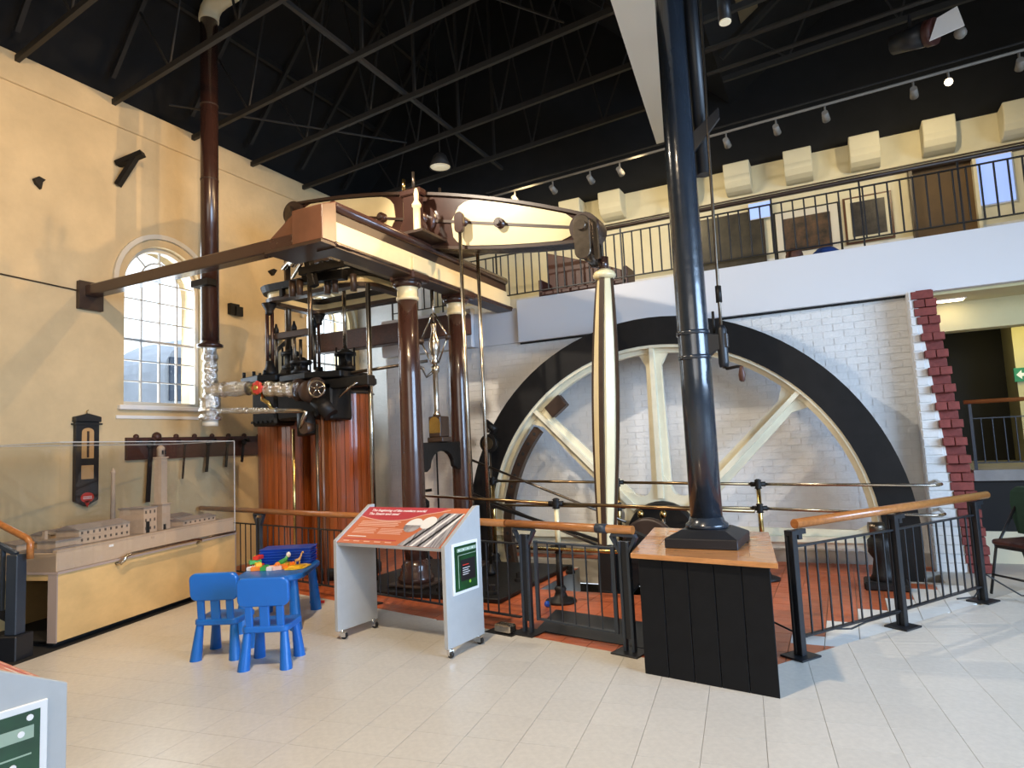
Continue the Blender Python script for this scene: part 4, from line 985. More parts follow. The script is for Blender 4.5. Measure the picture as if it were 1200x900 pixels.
MB().cyl((-5.6, 6.1, 2.48), (-4.45, 6.66, 2.62), .02, seg=8).build('governor_link', 'darksteel', label='long steel link from steam valve to the governor', cat='rod')

# ---- parallel motion under the beam's left half
pm = thing('parallel_motion', 'tangle of steel links and bearings under the left beam end', 'linkage', (-5.6, 6.6, 3.8))
LE = BM @ Vector((-2.14, 0, 0)); LM = BM @ Vector((-1.12, 0, 0)); L5 = BM @ Vector((-.56, 0, 0))
for y_ in (BPY - .21, BPY + .21):
    MB().prism(stadium(LE.x, LE.z - .62, LE.z + .08, .055, y_ - .02), (0, .04, 0)).build('link', 'darksteel', parent=pm)
    MB().prism(stadium(LM.x, LM.z - .60, LM.z + .08, .05, y_ - .02), (0, .04, 0)).build('link', 'darksteel', parent=pm)
    MB().bar((LE.x, y_, LE.z - .56), (LM.x, y_, LM.z - .54), .035, .06).build('radius_bar', 'steel', parent=pm)
    MB().bar((LM.x, y_ + .05, LM.z - .54), (-4.9, y_ + .05, 3.86), .035, .055).build('radius_bar', 'darksteel', parent=pm)
    for p in ((LE.x, LE.z - .56), (LM.x, LM.z - .54), (-4.9, 3.86)): MB().cyl((p[0], y_ - .07, p[1]), (p[0], y_ + .07, p[1]), .05, seg=12).build('bearing', 'darkbrown', parent=pm)
MB().cyl((LE.x, BPY - .30, LE.z - .56), (LE.x, BPY + .30, LE.z - .56), .035, seg=10).build('cross_pin', 'steel', parent=pm)
MB().cyl((LM.x, BPY - .30, LM.z - .54), (LM.x, BPY + .30, LM.z - .54), .035, seg=10).build('cross_pin', 'steel', parent=pm)
for k in range(5): MB().box(-5.75 + k * .17, -5.68 + k * .17, 6.20, 6.28, 3.86 - .02 * (k % 2), 3.99).build('bearing_block', 'blackiron', parent=pm, bev=.008)
MB().bar((-6.0, 6.26, 4.02), (-4.62, 6.26, 4.02), .05, .07).build('support_rail', 'darkbrown', parent=pm)
# near cluster of links under the end plate
LCM = Matrix.Translation((-.42, .62, .24))
lc = thing('valve_linkage', 'cluster of shiny links and brown rollers under the entablature end', 'linkage', (-5.4, 5.8, 3.4))
for k, (a, b, m_, wd) in enumerate((((-5.55, 5.2, 3.60), (-5.15, 5.0, 3.66), 'steel', .05), ((-5.45, 5.25, 3.48), (-5.1, 5.05, 3.56), 'steel', .04), ((-4.85, 4.95, 3.66), (-4.55, 5.1, 3.50), 'steel', .04),
                                    ((-5.1, 5.15, 3.66), (-5.0, 5.15, 3.28), 'blackiron', .09), ((-5.3, 5.3, 3.45), (-4.7, 5.35, 3.42), 'blackiron', .12), ((-4.8, 5.4, 3.60), (-4.35, 5.8, 3.40), 'blackiron', .05))):
    MB(LCM).bar(a, b, wd, wd).build('link', m_, parent=lc, bev=.008)
for k, (x_, y_) in enumerate(((-5.40, 5.2), (-5.28, 5.2), (-4.98, 5.35), (-4.86, 5.35), (-4.62, 5.4))):
    MB(LCM).cyl((x_, y_, 3.22), (x_, y_, 3.42), .04, seg=12).build('roller', 'darkbrown', parent=lc, bev=0)
MB(LCM).cyl((-5.18, 4.98, 3.55), (-5.02, 4.92, 3.60), .055, seg=14).build('bush', 'steel', parent=lc)
MB(LCM).box(-5.2, -4.55, 5.1, 5.16, 3.44, 3.53).build('hanger', 'blackiron', parent=lc)
MB(LCM).cyl((-5.12, 5.2, 3.55), (-5.12, 5.2, 2.42), .028, seg=12).build('valve_rod', 'darksteel', parent=lc)
# brown cross timber behind the cylinders
MB().box(-7.3, -4.55, 7.75, 7.95, 3.12, 3.42).build('cross_timber', 'darkwood', label='dark red cross timber behind the engine in front of second window', cat='beam', bev=.01)

# ---- governor between the columns
gv = thing('governor', 'polished vase shaped governor with swinging arms on arched bracket', 'governor', (-4.36, 6.68, 1.5))
g0 = (-4.36, 6.68, 0)
mb = MB(); poly = [(-4.36, 6.28, 1.62), (-4.36, 7.10, 1.62), (-4.36, 7.10, 1.28), (-4.36, 7.02, 1.28)]
for k in range(9):
    a = PI * k / 8; poly.append((-4.36, 6.69 + .26 * math.cos(a), 1.32 + .2 * math.sin(a)))
poly += [(-4.36, 6.36, 1.28), (-4.36, 6.28, 1.28)]
mb.prism(poly, (.06, 0, 0)); mb.build('bracket', 'blackiron', parent=gv, bev=.008)
MB().box(-4.44, -4.22, 6.57, 6.79, 1.62, 1.68).build('foot', 'darkbrown', parent=gv, bev=.01)
MB().box(-4.42, -4.25, 6.58, 6.78, 1.68, 1.93).build('gear_box', 'darkbrown', parent=gv, bev=.01)
arcp = [(-4.30 + .075 * math.cos(PI * k / 10), 6.574, 1.85 + .075 * math.sin(PI * k / 10)) for k in range(11)] + [(-4.375, 6.574, 1.73), (-4.225, 6.574, 1.73)]
MB().prism([(x_ - .03, y_, z_) for x_, y_, z_ in arcp], (0, .012, 0)).build('brass_plate', 'brass', parent=gv)
MB().lathe([(.05, 1.93), (.04, 1.97), (.032, 2.0), (.032, 2.46), (.05, 2.48), (.05, 2.54), (.025, 2.56)], g0, 16).build('pillar', 'steel', parent=gv)
MB().lathe([(.02, 2.56), (.05, 2.60), (.03, 2.64), (.055, 2.70), (.072, 2.78), (.066, 2.86), (.04, 2.93), (.03, 3.0), (.04, 3.06), (.02, 3.10)], g0, 20).build('vase', 'steel', parent=gv)
MB().cyl((-4.36, 6.68, 3.08), (-4.36, 6.68, 3.50), .014, seg=8).build('spindle', 'steel', parent=gv)
for s_ in (-1, 1):
    for d in ((1, -.3), ):
        e = Vector((-4.36 + s_ * .22, 6.68 - s_ * .04, 2.88))
        MB().cyl((-4.36 + s_ * .02, 6.68, 3.20), e, .011, seg=8).build('arm', 'steel', parent=gv)
        MB().cyl(e, (-4.36 + s_ * .05, 6.68, 2.58), .010, seg=8).build('arm', 'steel', parent=gv)
        MB().sph(e, .04, 12).build('ball', 'darkbrown', parent=gv)
MB().tube([(-4.36, 6.68, 2.5), (-4.45, 6.62, 2.42), (-4.47, 6.58, 2.52), (-4.56, 6.5, 2.58), (-4.72, 6.46, 2.58)], .02, 8).build('throttle_lever', 'darksteel', parent=gv)
# gauge clock beyond the far column
t = thing('pressure_gauge', 'small round black dial behind the far column', 'gauge', (-4.2, 7.6, 1.6))
MB().cyl((-4.15, 7.55, 1.58), (-4.15, 7.62, 1.58), .12, seg=20).build('case', 'blackiron', parent=t); MB().cyl((-4.15, 7.54, 1.58), (-4.15, 7.552, 1.58), .08, seg=20).build('dial', 'brassdark', parent=t)
MB().cyl((-4.15, 7.6, .02), (-4.15, 7.6, 1.47), .018, seg=8).build('stem', 'darksteel', parent=t); MB().cyl((-4.2, 7.6, 1.86), (-4.05, 7.6, 1.74), .05, seg=12).build('knob', 'blackiron', parent=t)
MB().cyl((-4.15, 7.58, 1.72), (-4.15, 7.58, 1.82), .022, seg=8).build('neck', 'darksteel', parent=t)
# hand pump by the back wall
t = thing('hand_pump', 'black hand pump with lever between cylinder and brown columns', 'pump', (-5.25, 7.6, 0))
MB().lathe([(.12, 0), (.12, .05), (.07, .09), (.07, .72), (.10, .75), (.10, .82), (.04, .88)], (-5.25, 7.6, 0), 16).build('barrel', 'blackiron', parent=t)
MB().cyl((-5.25, 7.6, .80), (-5.25, 7.6, 1.06), .018, seg=8).build('rod', 'darksteel', parent=t); MB().bar((-5.48, 7.5, .94), (-5.1, 7.62, .98), .03, .04).build('lever', 'blackiron', parent=t)
MB().cyl((-5.05, 7.7, .0), (-5.05, 7.7, 2.55), .012, seg=6).build('riser', 'blackiron', parent=t)
# bed plate under the columns
MB().box(-5.15, -3.12, 5.78, 7.62, .0, .05).build('bed_plate', 'blackiron', label='dark iron bed plate under the engine columns on red tiles', cat='bed plate', bev=.01)
for k, (x_, y_) in enumerate(((-3.3, 5.95), (-3.3, 6.6), (-3.0, 7.35), (-3.9, 5.95))):
    MB().lathe([(.06, 0), (.06, .03), (.04, .04), (.04, .09), (.02, .10)], (x_, y_, .05 if x_ < -3.1 else 0), 8, smooth=False).build('anchor_nut', 'blackiron', label='heavy black anchor nut holding down the iron bed plate', cat='nut', group='anchor nuts of the bed plate')
MB().cyl((-1.80, 6.60, -1.2), (-1.80, 6.60, -.16), .11, seg=20).build('drain_pot', 'stone', label='pale round drain pot inside the crank pit', cat='pot')

# ---- brass guard rails round the engine
def stanchion(x, y, zs, lab, black_below=.0, grp=None):
    t = thing('stanchion', lab, 'stanchion', (x, y, 0))
    MB().lathe([(.15, 0), (.15, .025), (.07, .05), (.05, .10), (.06, .13), (.04, .16)], (x, y, 0), 18).build('foot', 'blackiron', parent=t)
    zb = black_below or .15
    MB().cyl((x, y, .12), (x, y, zb), .035, .03, 14).build('lower_post', 'blackiron', parent=t)
    MB().cyl((x, y, zb), (x, y, max(zs)), .028, .022, 14).build('post', 'brass' if not black_below else 'cream', parent=t)
    for z_ in zs:
        MB().lathe([(.015, -.055), (.04, -.045), (.03, -.03), (.05, 0), (.03, .03), (.04, .04), (.015, .055)], (x, y, z_), 16).build('ball_joint', 'blackiron', parent=t)
        MB().cyl((x - .075, y, z_), (x + .075, y, z_), .026, seg=12).build('socket', 'blackiron', parent=t)
S1 = (-2.57, 6.02); S2 = (-2.42, 7.55); S3 = (-.84, 7.50)
stanchion(S1[0], S1[1], (.95, .52), 'cream and black stanchion standing in front of the crank pit', .50)
stanchion(S2[0], S2[1], (1.045, .76), 'stanchion with ball joints between connecting rod and flywheel')
stanchion(S3[0], S3[1], (1.005, .75), 'polished stanchion with ball joints behind the blue column')
stanchion(-4.12, 7.58, (1.09, .78), 'stanchion with ball joints in front of the wheel rim beside the far column')
def grail(p0, p1, lab, r=.017, m_='brassdark'): MB().cyl(p0, p1, r, seg=10).build('guard_rail', m_, label=lab, cat='rail')
grail((-4.75, 6.70, .99), (S1[0], S1[1], .95), 'brass guard rail from near column to the crank pit stanchion')
grail((S1[0], S1[1], .95), (-.70, 5.86, .90), 'brass guard rail from the crank pit stanchion towards blue column')
grail((-3.0, 5.98, .52), (-1.0, 5.95, .50), 'low brass guard rail crossing in front of the crank pit', .019, 'brass')
grail((-4.12, 7.58, 1.09), (S2[0], S2[1], 1.045), 'upper brass rail in front of the left wheel rim')
grail((-4.12, 7.58, .78), (S2[0], S2[1], .76), 'lower brass rail in front of the left wheel rim')
grail((S2[0], S2[1], 1.045), (S3[0], S3[1], 1.005), 'upper brass rail across the flywheel hub')
grail((S2[0], S2[1], .76), (S3[0], S3[1], .75), 'lower brass rail across the flywheel hub')
for z0_, z1_, lab in ((1.005, .955, 'upper polished rail curving back to the red brick wall end'), (.75, .66, 'lower polished rail curving back to the red brick wall end')):
    MB().tube([(S3[0], S3[1], z0_), (.74, 7.70, z1_), (.82, 7.73, z1_), (.855, 7.82, z1_), (.87, 8.325, z1_)], .017, 10).build('guard_rail', 'steel', label=lab, cat='rail')

# ================================================================== PIPES BY THE LEFT WALL
PX, PY = -6.98, 5.58
t = thing('steam_pipe', 'tall brown vertical pipe rising to a cream elbow in the roof', 'pipe', (PX, PY, 2.95))
MB().cyl((PX, PY, 3.02), (PX, PY, 7.36), .108, seg=24).build('riser', 'brown', parent=t)
MB().lathe([(.10, 2.93), (.155, 2.94), (.155, 2.97), (.115, 2.99), (.115, 3.02)], (PX, PY, 0), 24).build('flange', 'brown', parent=t)
for z_ in (4.05, 5.1, 6.1): MB().lathe([(.112, 0), (.112, .02)], (PX, PY, z_), 24).build('joint_band', 'darkbrown', parent=t)
MB().tube([(PX, PY, 7.28), (PX, PY, 7.34), (PX + .03, PY, 7.42), (PX + .11, PY - .01, 7.475), (PX + .24, PY - .02, 7.495), (PX + .9, PY - .05, 7.53)], .125, 18).build('elbow', 'upper', parent=t)
MB().box(PX - .15, PX + .15, PY - .16, PY - .02, 3.70, 3.78).build('bracket', 'blackiron', parent=t)
t = thing('lagged_pipe', 'steam pipe wrapped in crumpled silver foil with elbow and branches', 'pipe', (PX, PY, 2.0))
def foil(pts, r, n=14):
    P = [Vector(p) for p in pts]; out = []; rr = []
    for i in range(len(P) - 1):
        m = max(2, int((P[i + 1] - P[i]).length / .035))
        for k in range(m): out.append(P[i].lerp(P[i + 1], k / m)); rr.append(r * (1 + random.uniform(-.15, .16)))
    out.append(P[-1]); rr.append(r)
    m_ = MB().tube(out, rr, n); m_.sm = [False] * len(m_.sm)
    return m_
foil([(PX, PY, 2.94), (PX, PY, 2.05)], .088).build('riser', 'foil', parent=t)
foil([(PX, PY, 2.30), (PX, PY, 2.02)], .125).build('elbow', 'foil', parent=t)
foil([(PX, PY, 2.40), (-6.42, 5.68, 2.385)], .09).build('branch', 'foil', parent=t)
foil([(-6.17, 5.74, 2.36), (-5.76, 5.80, 2.32)], .088).build('branch', 'foil', parent=t)
foil([(PX, PY, 2.14), (-6.05, 5.76, 2.09)], .036).build('small_branch', 'foil', parent=t)
MB().tube([(-6.07, 5.76, 2.09), (-5.68, 5.80, 2.065), (-5.62, 5.81, 2.05), (-5.69, 5.83, 1.96), (-5.75, 5.86, 1.87)], .030, 10).build('small_pipe', 'steel', parent=t)
MB().cyl((PX, PY, 2.02), (PX, PY, 1.95), .09, seg=18).build('end_cap', 'offwhite', parent=t)
SVM = Matrix.Translation((.14, .02, -.01))
t = thing('stop_valve', 'brass stop valve with bright red star handwheel', 'valve', (-6.40, 5.70, 2.2))
MB(SVM).cyl((-6.54, 5.675, 2.385), (-6.24, 5.745, 2.375), .065, seg=16).build('body', 'brass', parent=t)
MB(SVM).lathe([(.075, -.02), (.085, 0), (.075, .02)], (-6.47, 5.69, 2.383), 14, 'x').build('union_nut', 'brass', parent=t)
vc = Vector((-6.37, 5.60, 2.385)); pts = []
for k in range(32):
    a = 2 * PI * k / 32; r_ = .078 * (1 + .10 * math.cos(8 * a)); pts.append(vc + Vector((r_ * math.cos(a), 0, r_ * math.sin(a))))
MB(SVM).prism(pts, (0, .035, 0)).build('handwheel', 'red', parent=t, bev=.008)
MB(SVM).cyl((-6.37, 5.58, 2.385), (-6.37, 5.70, 2.38), .03, seg=10).build('spindle', 'brass', parent=t)
MB(SVM).tube([(-6.36, 5.70, 2.33), (-6.36, 5.69, 2.24), (-6.28, 5.70, 2.20), (-6.25, 5.73, 2.13)], .028, 10).build('drain_branch', 'brass', parent=t)

# ================================================================== LEFT WALL FITTINGS
t = thing('wall_bracket', 'black angled iron bracket high on the cream wall', 'bracket', (-7.98, 5.12, 5.05))
MB().bar((-8.0, 5.02, 5.36), (-7.72, 5.18, 5.50), .11, .06).build('arm', 'blackiron', parent=t); MB().bar((-7.80, 5.14, 5.46), (-7.985, 5.02, 5.08), .10, .05).build('strut', 'blackiron', parent=t)
MB().prism([(-7.998, 4.06, 4.77), (-7.998, 4.12, 4.72), (-7.998, 4.13, 4.80), (-7.998, 4.16, 4.84), (-7.998, 4.09, 4.86), (-7.998, 4.04, 4.82)], (.05, 0, 0)).build('wall_stub', 'blackiron', label='small broken black iron stub high on the cream wall', cat='bracket')
t = thing('junction_plate', 'small black iron plate on wall right of tall brown pipe', 'plate', (-7.99, 6.77, 3.68))
MB().box(-8.0, -7.93, 6.70, 6.86, 3.68, 3.84).build('plate', 'blackiron', parent=t); MB().box(-7.95, -7.90, 6.78, 6.90, 3.66, 3.80).build('cover', 'blackiron', parent=t)
for k, (y_, z_) in enumerate(((7.55, 4.50), (7.75, 4.28))):
    MB().prism([(-7.998, y_ - .08, z_), (-7.998, y_, z_ - .06), (-7.998, y_ + .07, z_ + .04), (-7.998, y_, z_ + .05)], (.06, 0, 0)).build('wall_stub', 'blackiron', label=('upper' if k == 0 else 'lower') + ' black iron stub on wall behind the motion frame', cat='bracket')
t = thing('wall_bracket', 'black angled iron bracket on the wall behind the cylinders', 'bracket', (-7.98, 7.6, 3.1))
MB().bar((-8.0, 7.42, 3.42), (-7.7, 7.75, 3.46), .10, .05).build('arm', 'blackiron', parent=t); MB().bar((-7.74, 7.70, 3.43), (-7.985, 7.48, 3.10), .09, .05).build('strut', 'blackiron', parent=t)
MB().cyl((-7.985, -2, 3.85), (-7.985, 4.56, 3.62), .008, seg=6).build('wall_cable', 'darkbrown', label='thin cable drooping along the cream wall to the beam bracket', cat='cable')
# hanging spanners on a dark timber rail
t = thing('wall_rail', 'dark red timber rail fixed along the wall below the windows', 'rail', (-7.97, 6.3, 1.58))
MB().box(-8.0, -7.95, 5.15, 8.1, 1.58, 1.86).build('board', 'darkwood', parent=t)
for k in range(9):
    MB().lathe([(.001, 0), (.025, 0), (.02, .05), (.03, .06), (.001, .075)], (-7.95, 5.28 + k * .28, 1.80), 10, 'x').build('peg', 'blackiron', parent=t)
    MB().sph((-7.975, 5.28 + k * .28, 1.87), .035 if k != 1 else .06, 10).build('finial', 'darkwood', parent=t)
SP = [(5.44, .78, .055, 'longest flat iron spanner hanging from the wall rail'), (5.93, .52, .022, 'thin iron rod hanging from the wall rail under first window'), (6.30, .45, .040, 'medium iron spanner hanging beside the tower model'),
      (6.62, .40, .036, 'shorter iron spanner hanging next along the wall rail'), (6.90, .34, .036, 'short iron spanner hanging near the mahogany cylinder')]
for y_, ln, wd, lab in SP:
    t = thing('spanner', lab, 'spanner', (-7.90, y_, 1.80 - ln))
    MB().bar((-7.90, y_ - .05, 1.80 - ln + .02), (-7.915, y_, 1.76), .016, wd, (0, 1, 0)).build('shank', 'blackiron', parent=t)
    MB().lathe([(wd * .55, -.012), (wd * 1.1, -.012), (wd * 1.1, .012), (wd * .55, .012)], (-7.912, y_, 1.77), 12, 'x').build('jaw', 'blackiron', parent=t)
# case of gauges on the wall
t = thing('wall_gauge_case', 'narrow black case with two glazed gauges and red badge', 'gauge', (-7.96, 4.66, 1.08))
MB().prism([(-8.0, 4.53, 1.13), (-8.0, 4.66, 1.06), (-8.0, 4.80, 1.13), (-8.0, 4.80, 2.06), (-8.0, 4.53, 2.06)], (.06, 0, 0)).build('case', 'black', parent=t, bev=.006)
MB().prism([(-8.0, 4.515, 2.05), (-8.0, 4.815, 2.05), (-8.0, 4.815, 2.11), (-8.0, 4.665, 2.15), (-8.0, 4.515, 2.11)], (.08, 0, 0)).build('pediment', 'black', parent=t, bev=.006)
MB().box(-8.0, -7.92, 4.505, 4.825, 2.015, 2.035).build('cornice', 'black', parent=t)
g1 = [(-7.945, 4.665 + a, b) for a, b in [(-.07, 1.62), (.07, 1.62)] + [(.07 * math.cos(PI * k / 8), 1.93 + .05 * math.sin(PI * k / 8)) for k in range(9)]]
MB().prism(g1, (.008, 0, 0)).build('upper_dial', 'toytan', parent=t); MB().box(-7.945, -7.937, 4.595, 4.735, 1.38, 1.54).build('lower_dial', 'toytan', parent=t)
for y_ in (4.665,): MB().box(-7.937, -7.93, y_ - .012, y_ + .012, 1.63, 1.94).build('tube', 'darkbrown', parent=t)
bd = MB().prism([(-7.938, 4.665 + .075 * math.cos(a), 1.165 + .06 * math.sin(a)) for a in [2 * PI * k / 16 for k in range(16)]], (.008, 0, 0)).build('badge', 'toyred', parent=t)
MB().prism([(-7.938, 4.63, 1.13), (-7.938, 4.70, 1.13), (-7.938, 4.665, 1.05)], (.008, 0, 0)).build('badge_tip', 'toyred', parent=t)
for z_ in (1.175, 1.155): MB().box(-7.930, -7.928, 4.615, 4.715, z_ - .005, z_ + .005).build('badge_line', 'print_white', parent=bd)
MB().tube([(-7.96, 4.665, 2.14), (-7.96, 4.66, 2.18), (-7.96, 4.68, 2.19)], .006, 6).build('hook', 'brass', parent=t)

# ================================================================== BLUE COLUMN AND PEDESTAL BOX
_a, _b = math.radians(-10.5), math.radians(7.5)
BXM = Matrix(((math.cos(_a), -math.sin(_b), 0, -1.29), (math.sin(_a), math.cos(_b), 0, 4.372), (0, 0, 1, 0), (0, 0, 0, 1)))                       # front left corner, x along the front
W_, D_, H_ = .862, 1.22, .755
t = thing('column_box', 'black boarded box with varnished wooden top around the column foot', 'box', (-.95, 4.85, 0))
n = 5
for k in range(n):
    a, b = W_ * k / n + .0015, W_ * (k + 1) / n - .0015
    MB(BXM).box(a, b, 0, .02, 0.0, H_).build('front_board', 'blackboard', parent=t, bev=.003)
for k in range(6):
    a, b = .02 + (D_ - .02) * k / 6 + .0015, .02 + (D_ - .02) * (k + 1) / 6 - .0015
    MB(BXM).box(W_ - .02, W_, a, b, 0, H_).build('side_board', 'blackboard', parent=t, bev=.003); MB(BXM).box(0, .02, a, b, 0, H_).build('side_board', 'blackboard', parent=t, bev=.003)
MB(BXM).box(.02, W_ - .02, D_ - .02, D_, 0, H_).build('back_board', 'blackboard', parent=t)
x0, x1, y0, y1 = -.045, W_ + .045, -.045, D_ + .03; bw = .16
for nm, poly in (('top_rail', [(x0, y0), (x1, y0), (x1 - bw, y0 + bw), (x0 + bw, y0 + bw)]), ('top_rail', [(x1, y0), (x1, y1), (x1 - bw, y1 - bw), (x1 - bw, y0 + bw)]), ('top_rail', [(x1, y1), (x0, y1), (x0 + bw, y1 - bw), (x1 - bw, y1 - bw)]), ('top_rail', [(x0, y1), (x0, y0), (x0 + bw, y0 + bw), (x0 + bw, y1 - bw)])):
    MB(BXM).prism([(a, b, H_) for a, b in poly], (0, 0, .032)).build(nm, 'woodtop', parent=t, bev=.002)
MB(BXM).box(x0 + bw, x1 - bw, y0 + bw, y1 - bw, H_, H_ + .028).build('top_board', 'woodtop', parent=t)
cx, cy = -.905, 4.83; z0 = H_ + .03
t = thing('iron_column', 'dark slate blue cast iron column on stepped black plinth', 'column', (cx, cy, z0))
PM = RZ((cx, cy, 0), -2)
mb = MB(PM); s0, s1 = .245, .15
mb.box(-s0, s0, -s0, s0, z0, z0 + .065); mb.loft([(-s0, -s0, z0 + .065), (s0, -s0, z0 + .065), (s0, s0, z0 + .065), (-s0, s0, z0 + .065)], [(-s1, -s1, z0 + .115), (s1, -s1, z0 + .115), (s1, s1, z0 + .115), (-s1, s1, z0 + .115)])
mb.build('plinth', 'blacksteel', parent=t, bev=.004)
MB().lathe([(.135, z0 + .11), (.15, z0 + .125), (.145, z0 + .145), (.125, z0 + .16), (.115, z0 + .19)], (cx, cy, 0), 28).build('base_ring', 'column', parent=t)
MB().lathe([(.112, z0 + .16), (.112, 2.0), (.108, 3.4), (.104, 5.72)], (cx, cy, 0), 32).build('shaft', 'column', parent=t)
MB().prism([(cx + .08, cy - .01, 3.62), (cx + .30, cy - .01, 3.86), (cx + .30, cy - .01, 3.94), (cx + .08, cy - .01, 3.78)], (0, .03, 0)).build('rod_bracket', 'blacksteel', parent=t)
MB().prism([(cx + .07, cy - .03, 2.08), (cx + .07, cy - .03, 2.30), (cx + .15, cy - .03, 2.27), (cx + .24, cy - .03, 2.27), (cx + .24, cy - .03, 2.17), (cx + .15, cy - .03, 2.15)], (0, .06, 0)).build('crank_bracket', 'blacksteel', parent=t, bev=.004)
for z_ in (2.10, 2.28): MB().lathe([(.118, 0), (.118, .03)], (cx, cy, z_), 28).build('clamp_band', 'column', parent=t)
rx = cx + .20
t = thing('winding_rod', 'long thin vertical winding rod with wooden crank handle beside column', 'winding gear', (rx, cy - .01, 1.98))
MB().tube([(rx, cy, 2.02), (rx, cy, 2.6), (rx + .012, cy, 3.8), (rx + .05, cy, 5.9)], .011, 8).build('rod', 'darksteel', parent=t)
MB().cyl((rx, cy, 2.50), (rx, cy, 2.62), .022, seg=12).build('coupling', 'blackiron', parent=t); MB().lathe([(.03, 2.03), (.036, 2.06), (.036, 2.30), (.025, 2.33)], (rx, cy, 0), 14).build('bearing', 'blacksteel', parent=t)
MB().tube([(rx, cy, 2.04), (rx + .02, cy - .02, 2.015), (rx + .10, cy - .06, 2.02), (rx + .125, cy - .07, 2.015)], .011, 8).build('crank_arm', 'blackiron', parent=t)
MB().lathe([(.010, -.11), (.020, -.10), (.024, -.06), (.016, -.02), (.012, 0)], (rx + .125, cy - .07, 2.02), 12).build('crank_handle', 'darkwood', parent=t)
MB().cyl((rx - .05, cy, 2.28), (rx - .05, cy, 2.44), .010, seg=8).build('stop_pin', 'blackiron', parent=t)
MB().cyl((cx + .15, cy + .10, 3.5), (cx + .13, cy + .10, 6.3), .055, .05, 14).build('downpipe', 'blacksteel', label='black drain pipe running up behind the blue column', cat='pipe')

# ================================================================== FRONT RAILINGS
def FP(x): return Vector((x, 4.98 + (-2.43 - x) * .215, 0))
def fpost(p, rz, name_label, parent):
    T = RZ(p, rz)
    MB(T).box(-.11, .11, -.10, .10, 0, .012).build('foot_plate', 'blacksteel', parent=parent, bev=.002)
    for s_ in (-1, 1):
        MB(T).box(s_ * .035 - .012, s_ * .035 + .012, -.02, .02, .012, .80).build('post', 'bluegrey', parent=parent, bev=.003)
        MB(T).prism([(s_ * .03, -.018, .72), (s_ * .05, -.018, .72), (s_ * .115, -.018, .83), (s_ * .095, -.018, .855)], (0, .036, 0)).build('bracket_arm', 'bluegrey', parent=parent)
    MB(T).box(-.024, .024, -.012, .012, .10, .80).build('post_web', 'blacksteel', parent=parent)
    MB(T).box(-.10, .10, -.025, .025, .835, .852).build('saddle', 'bluegrey', parent=parent)
rail = thing('front_railing', 'black baluster railing with round wooden handrail in front of the engine', 'railing', (-4.6, 5.45, 0))
fpost(FP(-2.43), -12, '', rail); fpost(FP(-6.45), -12, '', rail); fpost(FP(-4.44), -12, '', rail)
for a, b in ((-6.38, -4.51), (-4.37, -2.50), (-7.85, -6.52)):
    railing_parts(rail, FP(a), FP(b), .72, .12, max(4, int((b - a) / .115)), 'blacksteel', .0075)
p, r_ = FP(-7.9), FP(-2.62)
MB().cyl((p.x, p.y, .885), (r_.x, r_.y, .885), .032, seg=14).build('handrail', 'wood', parent=rail)
gate = thing('railing_gate', 'low black railing gate with wooden handrail beside the column box', 'gate', (-1.95, 4.87, 0))
P2 = Vector((-1.50, 4.75, 0)); fpost(P2, -14, '', gate)
g0_, g1_ = Vector((-2.32, 4.955, 0)), Vector((-1.60, 4.775, 0))
railing_parts(gate, g0_, g1_, .745, .13, 6, 'bluegrey', .0065)
for p in (g0_, g1_): MB().box(p.x - .014, p.x + .014, p.y - .014, p.y + .014, .12, .755).build('stile', 'bluegrey', parent=gate)
a_, b_ = FP(-2.605), Vector((-1.42, 4.73, 0))
MB().cyl((a_.x, a_.y, .885), (b_.x, b_.y, .885), .032, seg=14).build('handrail', 'wood', parent=gate)
m_ = a_.lerp(b_, .78); d_ = (b_ - a_).normalized()
MB().cyl(m_ + Vector((0, 0, .885)) - d_ * .05, m_ + Vector((0, 0, .885)) + d_ * .05, .036, seg=14).build('sleeve', 'bluegrey', parent=gate)
# right hand angled railing
rr = thing('angled_railing', 'black baluster railing with thick wooden handrail beside the wheel pit', 'railing', (.3, 6.0, 0))
q0, q1, q2 = Vector((-.375, 5.03, 0)), Vector((.305, 5.995, 0)), Vector((.985, 7.03, 0))
dq = math.degrees(math.atan2(q2.y - q0.y, q2.x - q0.x))
for p in (q0, q1, q2):
    T = RZ(p, dq)
    MB(T).box(-.10, .10, -.09, .09, 0, .014).build('foot_plate', 'blacksteel', parent=rr, bev=.002)
    for s_ in (-1, 1): MB(T).box(-.025, .025, s_ * .024 - .011, s_ * .024 + .011, .014, .86).build('post', 'blacksteel', parent=rr, bev=.003)
    MB(T).box(-.012, .012, -.014, .014, .014, .84).build('post_web', 'blacksteel', parent=rr)
    MB(T).box(-.03, .14, -.02, .02, .825, .86).build('saddle', 'blacksteel', parent=rr)
    MB(T).box(.06, .10, -.018, .018, .79, .83).build('bracket', 'blacksteel', parent=rr)
e_ = (q2 - q0).normalized()
for a, b in ((q0, q1), (q1, q2)): railing_parts(rr, a + e_ * .03, b - e_ * .03, .745, .13, 10, 'blacksteel', .0085)
h0, h1 = q0 + e_ * .05, q2 + e_ * .25
MB().cyl((h0.x, h0.y, .90), (h1.x, h1.y, .90), .034, seg=16).build('handrail', 'wood', parent=rr)
MB().tube([(-.62, 5.35, .16), (-.45, 5.30, .10), (-.34, 5.16, .10), (-.2, 5.32, .125), (-.05, 5.50, .09), (.05, 5.60, .12), (.28, 5.90, .13)], .007, 6).build('cable', 'black', label='black cable looping along the foot of the angled railing', cat='cable')
MB().tube([(.75, 6.62, .10), (.9, 6.86, .07), (.95, 7.0, .09), (1.05, 7.2, .20), (1.12, 7.2, .15), (1.3, 7.25, .02), (1.7, 7.2, .008)], .007, 6).build('cable', 'black', label='black cable hanging from last post of angled railing', cat='cable')
